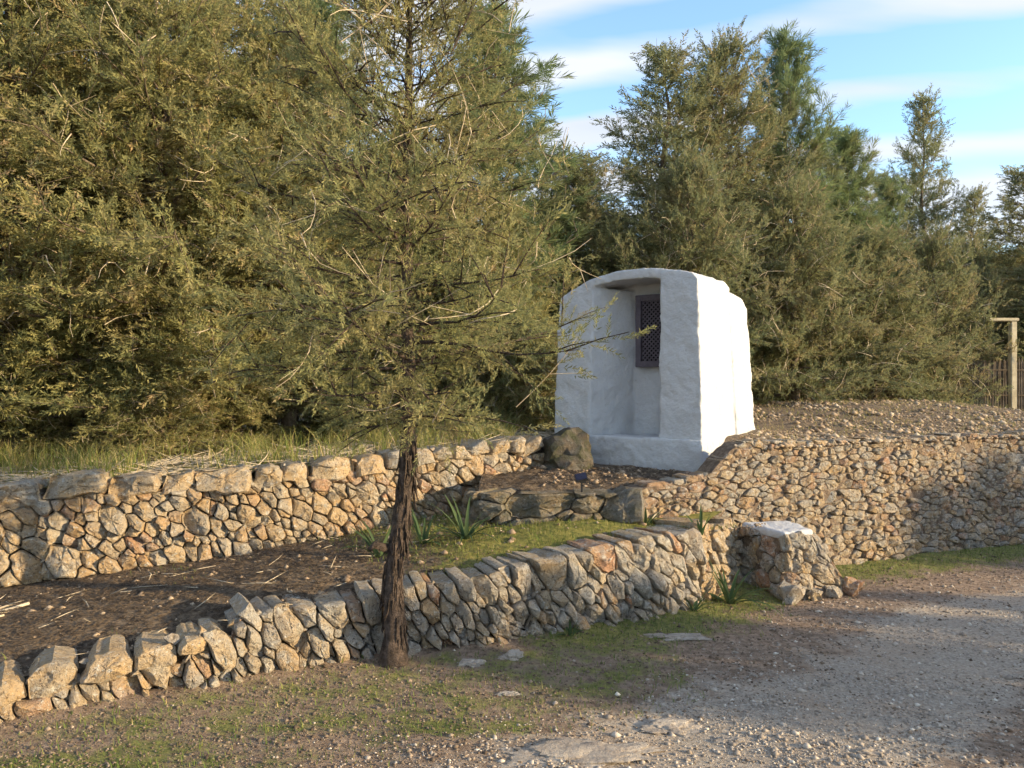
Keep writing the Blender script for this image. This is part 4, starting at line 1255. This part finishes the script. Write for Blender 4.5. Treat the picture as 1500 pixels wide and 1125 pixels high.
for _ in range(60000):            # long tufts on the bank behind the back wall
    x = rng.uniform(-5.5, .6); y = rng.uniform(5.2, 9.5)
    d = line_dist(UPPER, x, y)
    yw = np.interp(x, [p[0] for p in UPPER], [p[1] for p in UPPER])
    if y < yw+.28 or y > yw+2.6 or not in_view(x, y): continue
    dens = nz(x, y, 3, 1.7)*1.1+.08+.6*nz(x, y, 8, 5)
    if rng.random() < dens: pts.append((x, y, upper_z(x, y)-.01))
blades('bank_grass', pts, .05, .30, .0035, M['blade'], 'long yellow-green grass on the bank behind the back wall', rng, .24, .7)
pts = []
for _ in range(120000):
    x = rng.uniform(-3, 6); y = rng.uniform(2.4, 8)
    if not in_view(x, y): continue
    if y > np.interp(x, [p[0] for p in FRONT], [p[1] for p in FRONT])-.03: continue
    g_, m_ = road_attrs(x, y)
    if rng.random() < (m_-.18)*1.3 + .35*nz(x, y, 3, 3): pts.append((x, y, ground_z(x, y)-.004))
blades('verge_grass', pts, .012, .045, .0022, M['blade'], 'short green grass and moss along the foot of the walls', rng, -.1, .6)
pts = []
for _ in range(50000):
    x = rng.uniform(-3, 1.7); y = rng.uniform(3.5, 6.6)
    a = np.interp(x, [p[0] for p in LOWER], [p[1] for p in LOWER]); b = np.interp(x, [p[0] for p in UPPER], [p[1] for p in UPPER]) if x < .2 else 5.62
    if y < a+.2 or y > b: continue
    g_, m_ = terr_attrs(x, y)
    if rng.random() < m_*.75 + .35*nz(x, y, 3, 3) - .1: pts.append((x, y, terr_z(x, y)-.004))
pts_t = pts
pts = []
for _ in range(26000):
    x = rng.uniform(1.75, 8.5); y = rng.uniform(6.2, 12); e = (y-5.327-.39*x)*.93
    if e < .15 or e > 4.0 or not in_view(x, y): continue
    ph = (Vector((x, y, 0))-P0); a_, d_ = ph.dot(AX), ph.dot(DX)
    if -.1 < a_ < 1.7 and -.1 < d_ < 1.6: continue
    if rng.random() < .35+.8*nz(x, y, 4, 2.2): pts.append((x, y, upper_z(x, y)-.004))
blades('mound_straw', pts, .012, .06, .003, M['blade'], 'short dry straw on the mound right of the hut', rng, .45, 1.2)
pts = pts_t
blades('terrace_grass', pts, .012, .05, .0024, M['blade'], 'short mossy grass on the terrace between the two walls', rng, .05, .6)

def sticks(name, pts, lmin, lmax, r_, mat, label, rng, cat='litter'):
    n = len(pts); P = np.array(pts); az = rng.uniform(0, 6.28, n); L = rng.uniform(lmin, lmax, n); el = rng.normal(.08, .15, n)
    d = np.stack([np.cos(az)*np.cos(el), np.sin(az)*np.cos(el), np.sin(el)], 1)*L[:, None]
    s = np.stack([-np.sin(az), np.cos(az), np.zeros(n)], 1)*r_*rng.uniform(.6, 1.6, n)[:, None]; u = np.array([[0, 0, 1.0]])*r_*1.3
    mid = P + d*.5 + s*rng.uniform(-6, 6, n)[:, None]
    V = np.stack([P-s, P+s, P+u, mid-s, mid+s, mid+u, P+d], 1).reshape(-1, 3)
    b = np.arange(n)[:, None]*7
    tri = np.concatenate([b+np.array([f]) for f in ((0, 1, 4), (0, 4, 3), (1, 2, 5), (1, 5, 4), (2, 0, 3), (2, 3, 5), (3, 4, 6), (4, 5, 6), (5, 3, 6))], 0)
    tag(link(name, fast_mesh(name, V, tri, mat)), label, cat, kind='stuff')
pts, pts2 = [], []
for _ in range(48000):
    x = rng.uniform(-3.4, 1.0); y = rng.uniform(3.3, 6.4)
    a = np.interp(x, [p[0] for p in LOWER], [p[1] for p in LOWER]); b = np.interp(x, [p[0] for p in UPPER], [p[1] for p in UPPER])
    if y < a+.15 or y > b: continue
    g_, m_ = terr_attrs(x, y)
    if rng.random() < g_: (pts if rng.random() < .93 else pts2).append((x, y, terr_z(x, y)+.004))
for _ in range(5000):
    x = rng.uniform(-.25, 1.5); y = rng.uniform(5.85, 7.0); pts.append((x, y, hutyard_z(x, y)+.004))
sticks('needle_litter', pts, .015, .07, .0017, M['litter'], 'dark brown needle and twig litter on the left terrace', rng)
sticks('dry_twigs', pts2[:90], .08, .28, .0028, M['deadtwig'], 'pale dry twigs scattered over the dark litter', rng)
pts = []
for _ in range(6000):
    x = rng.uniform(-5.5, .6); y = rng.uniform(5.2, 9.0); yw = np.interp(x, [p[0] for p in UPPER], [p[1] for p in UPPER])
    if yw+.25 < y < yw+2.2 and in_view(x, y): pts.append((x, y, upper_z(x, y)+.01))
sticks('bank_twigs', pts[:1500], .1, .45, .004, M['deadtwig'], 'dry fallen twigs on the bank behind the back wall', rng)

def pebbles(name, P, size, mat, label, rng, cat='gravel', flat=.55, tmean=.45):
    n = len(P)
    T_ = np.array([(1, 0, 0), (.3, .9, .1), (-.8, .5, 0), (-.7, -.6, .1), (.4, -.9, 0), (.15, .1, 1), (-.1, 0, -1)], float)
    W = np.repeat(T_[None], n, 0)*(1+rng.uniform(-.3, .3, (n, 7, 1)))
    W[:, :, 2] *= flat
    az = rng.uniform(0, 6.28, n); c, s = np.cos(az), np.sin(az)
    X = W[:, :, 0]*c[:, None]-W[:, :, 1]*s[:, None]*.75; Y = W[:, :, 0]*s[:, None]+W[:, :, 1]*c[:, None]*.75
    W = np.stack([X, Y, W[:, :, 2]], 2)*size[:, None, None] + np.array(P)[:, None, :]
    b = np.arange(n)[:, None]*7
    tri = np.concatenate([b+np.array([f]) for f in ((0, 1, 5), (1, 2, 5), (2, 3, 5), (3, 4, 5), (4, 0, 5), (1, 0, 6), (2, 1, 6), (3, 2, 6), (4, 3, 6), (0, 4, 6))], 0)
    tone = np.repeat(np.clip(rng.normal(tmean, .25, n), 0, 1), 7)
    tag(link(name, fast_mesh(name, W.reshape(-1, 3), tri, mat, tone)), label, cat, kind='stuff')
P, S = [], []
for _ in range(80000):
    y = 2.5*math.exp(rng.uniform(0, 1.25)); x = rng.uniform(-.72, .74)*y
    if y > np.interp(x, [p[0] for p in FRONT], [p[1] for p in FRONT])-.05: continue
    g_, m_ = road_attrs(x, y)
    if rng.random() > .16 + .9*g_*(.55+.9*nz(x, y, 2, 1.6)) - .35*m_: continue
    s = min(.0035*math.exp(abs(rng.normal(0, .62))), .028)*(1+.06*y)
    P.append((x, y, ground_z(x, y)+s*.1)); S.append(s)
pebbles('road_gravel', P, np.array(S), M['pebble'], 'loose grey gravel on the road', rng)
P, S = [], []
for _ in range(50000):
    y = 2.5*math.exp(rng.uniform(0, 1.1)); x = rng.uniform(-.72, .74)*y
    if y > np.interp(x, [p[0] for p in FRONT], [p[1] for p in FRONT])-.03: continue
    g_, m_ = road_attrs(x, y)
    if rng.random() > 1.0-.9*g_ + .3*nz(x, y, 2, 3): continue
    s = min(.0030*math.exp(abs(rng.normal(0, .6))), .016)*(1+.05*y)
    P.append((x, y, ground_z(x, y)+s*.1)); S.append(s)
pebbles('earth_clods', P, np.array(S), M['clod'], 'brown crumbs of earth and small stones on the verge', rng, 'earth', .6, .35)
P, S = [], []
for _ in range(30000):
    x = rng.uniform(1.75, 8.5); y = rng.uniform(6.2, 12)
    e = (y-5.327-.39*x)*.93
    if e < .1 or e > 4.5 or not in_view(x, y): continue
    if rng.random() > .25+.6*nz(x, y, 2, 1.5)+.55*(1-smooth01(.1, 1.6, e)): continue
    ph = (Vector((x, y, 0))-P0); a_, d_ = ph.dot(AX), ph.dot(DX)
    if -.1 < a_ < 1.7 and -.1 < d_ < 1.6: continue
    s = min(.011*math.exp(abs(rng.normal(0, .68))), .065); P.append((x, y, upper_z(x, y)+s*.15)); S.append(s)
pebbles('mound_rubble', P, np.array(S), M['pebble_warm'], 'loose rubble over the rounded mound behind the right-hand wall', rng, 'rubble')
P, S = [], []
for _ in range(9000):
    x = rng.uniform(-3.2, 1.9); y = rng.uniform(3.3, 7.0)
    a = np.interp(x, [p[0] for p in LOWER], [p[1] for p in LOWER]); b = np.interp(x, [p[0] for p in UPPER], [p[1] for p in UPPER]) if x < .2 else 5.6
    if a+.03 < y < b: z = terr_z(x, y) if y > a+.14 else None
    elif -.25 < x < 1.5 and 5.85 < y < 7.0: z = hutyard_z(x, y)
    else: continue
    if z is None: continue
    near = 1 if (y < a+.3 or y > 5.85) else .16
    if rng.random() > near: continue
    s = min(.008*math.exp(abs(rng.normal(0, .65))), .045); P.append((x, y, z+s*.15)); S.append(s)
pebbles('terrace_rubble', P, np.array(S), M['pebble_warm'], 'small loose stones on the terrace and behind the wall top', rng, 'rubble', .55, .3)
print('TREE TRIS', [T_['n'] for T_ in (JF, JA, JB, JC, JD, PA, PB)])
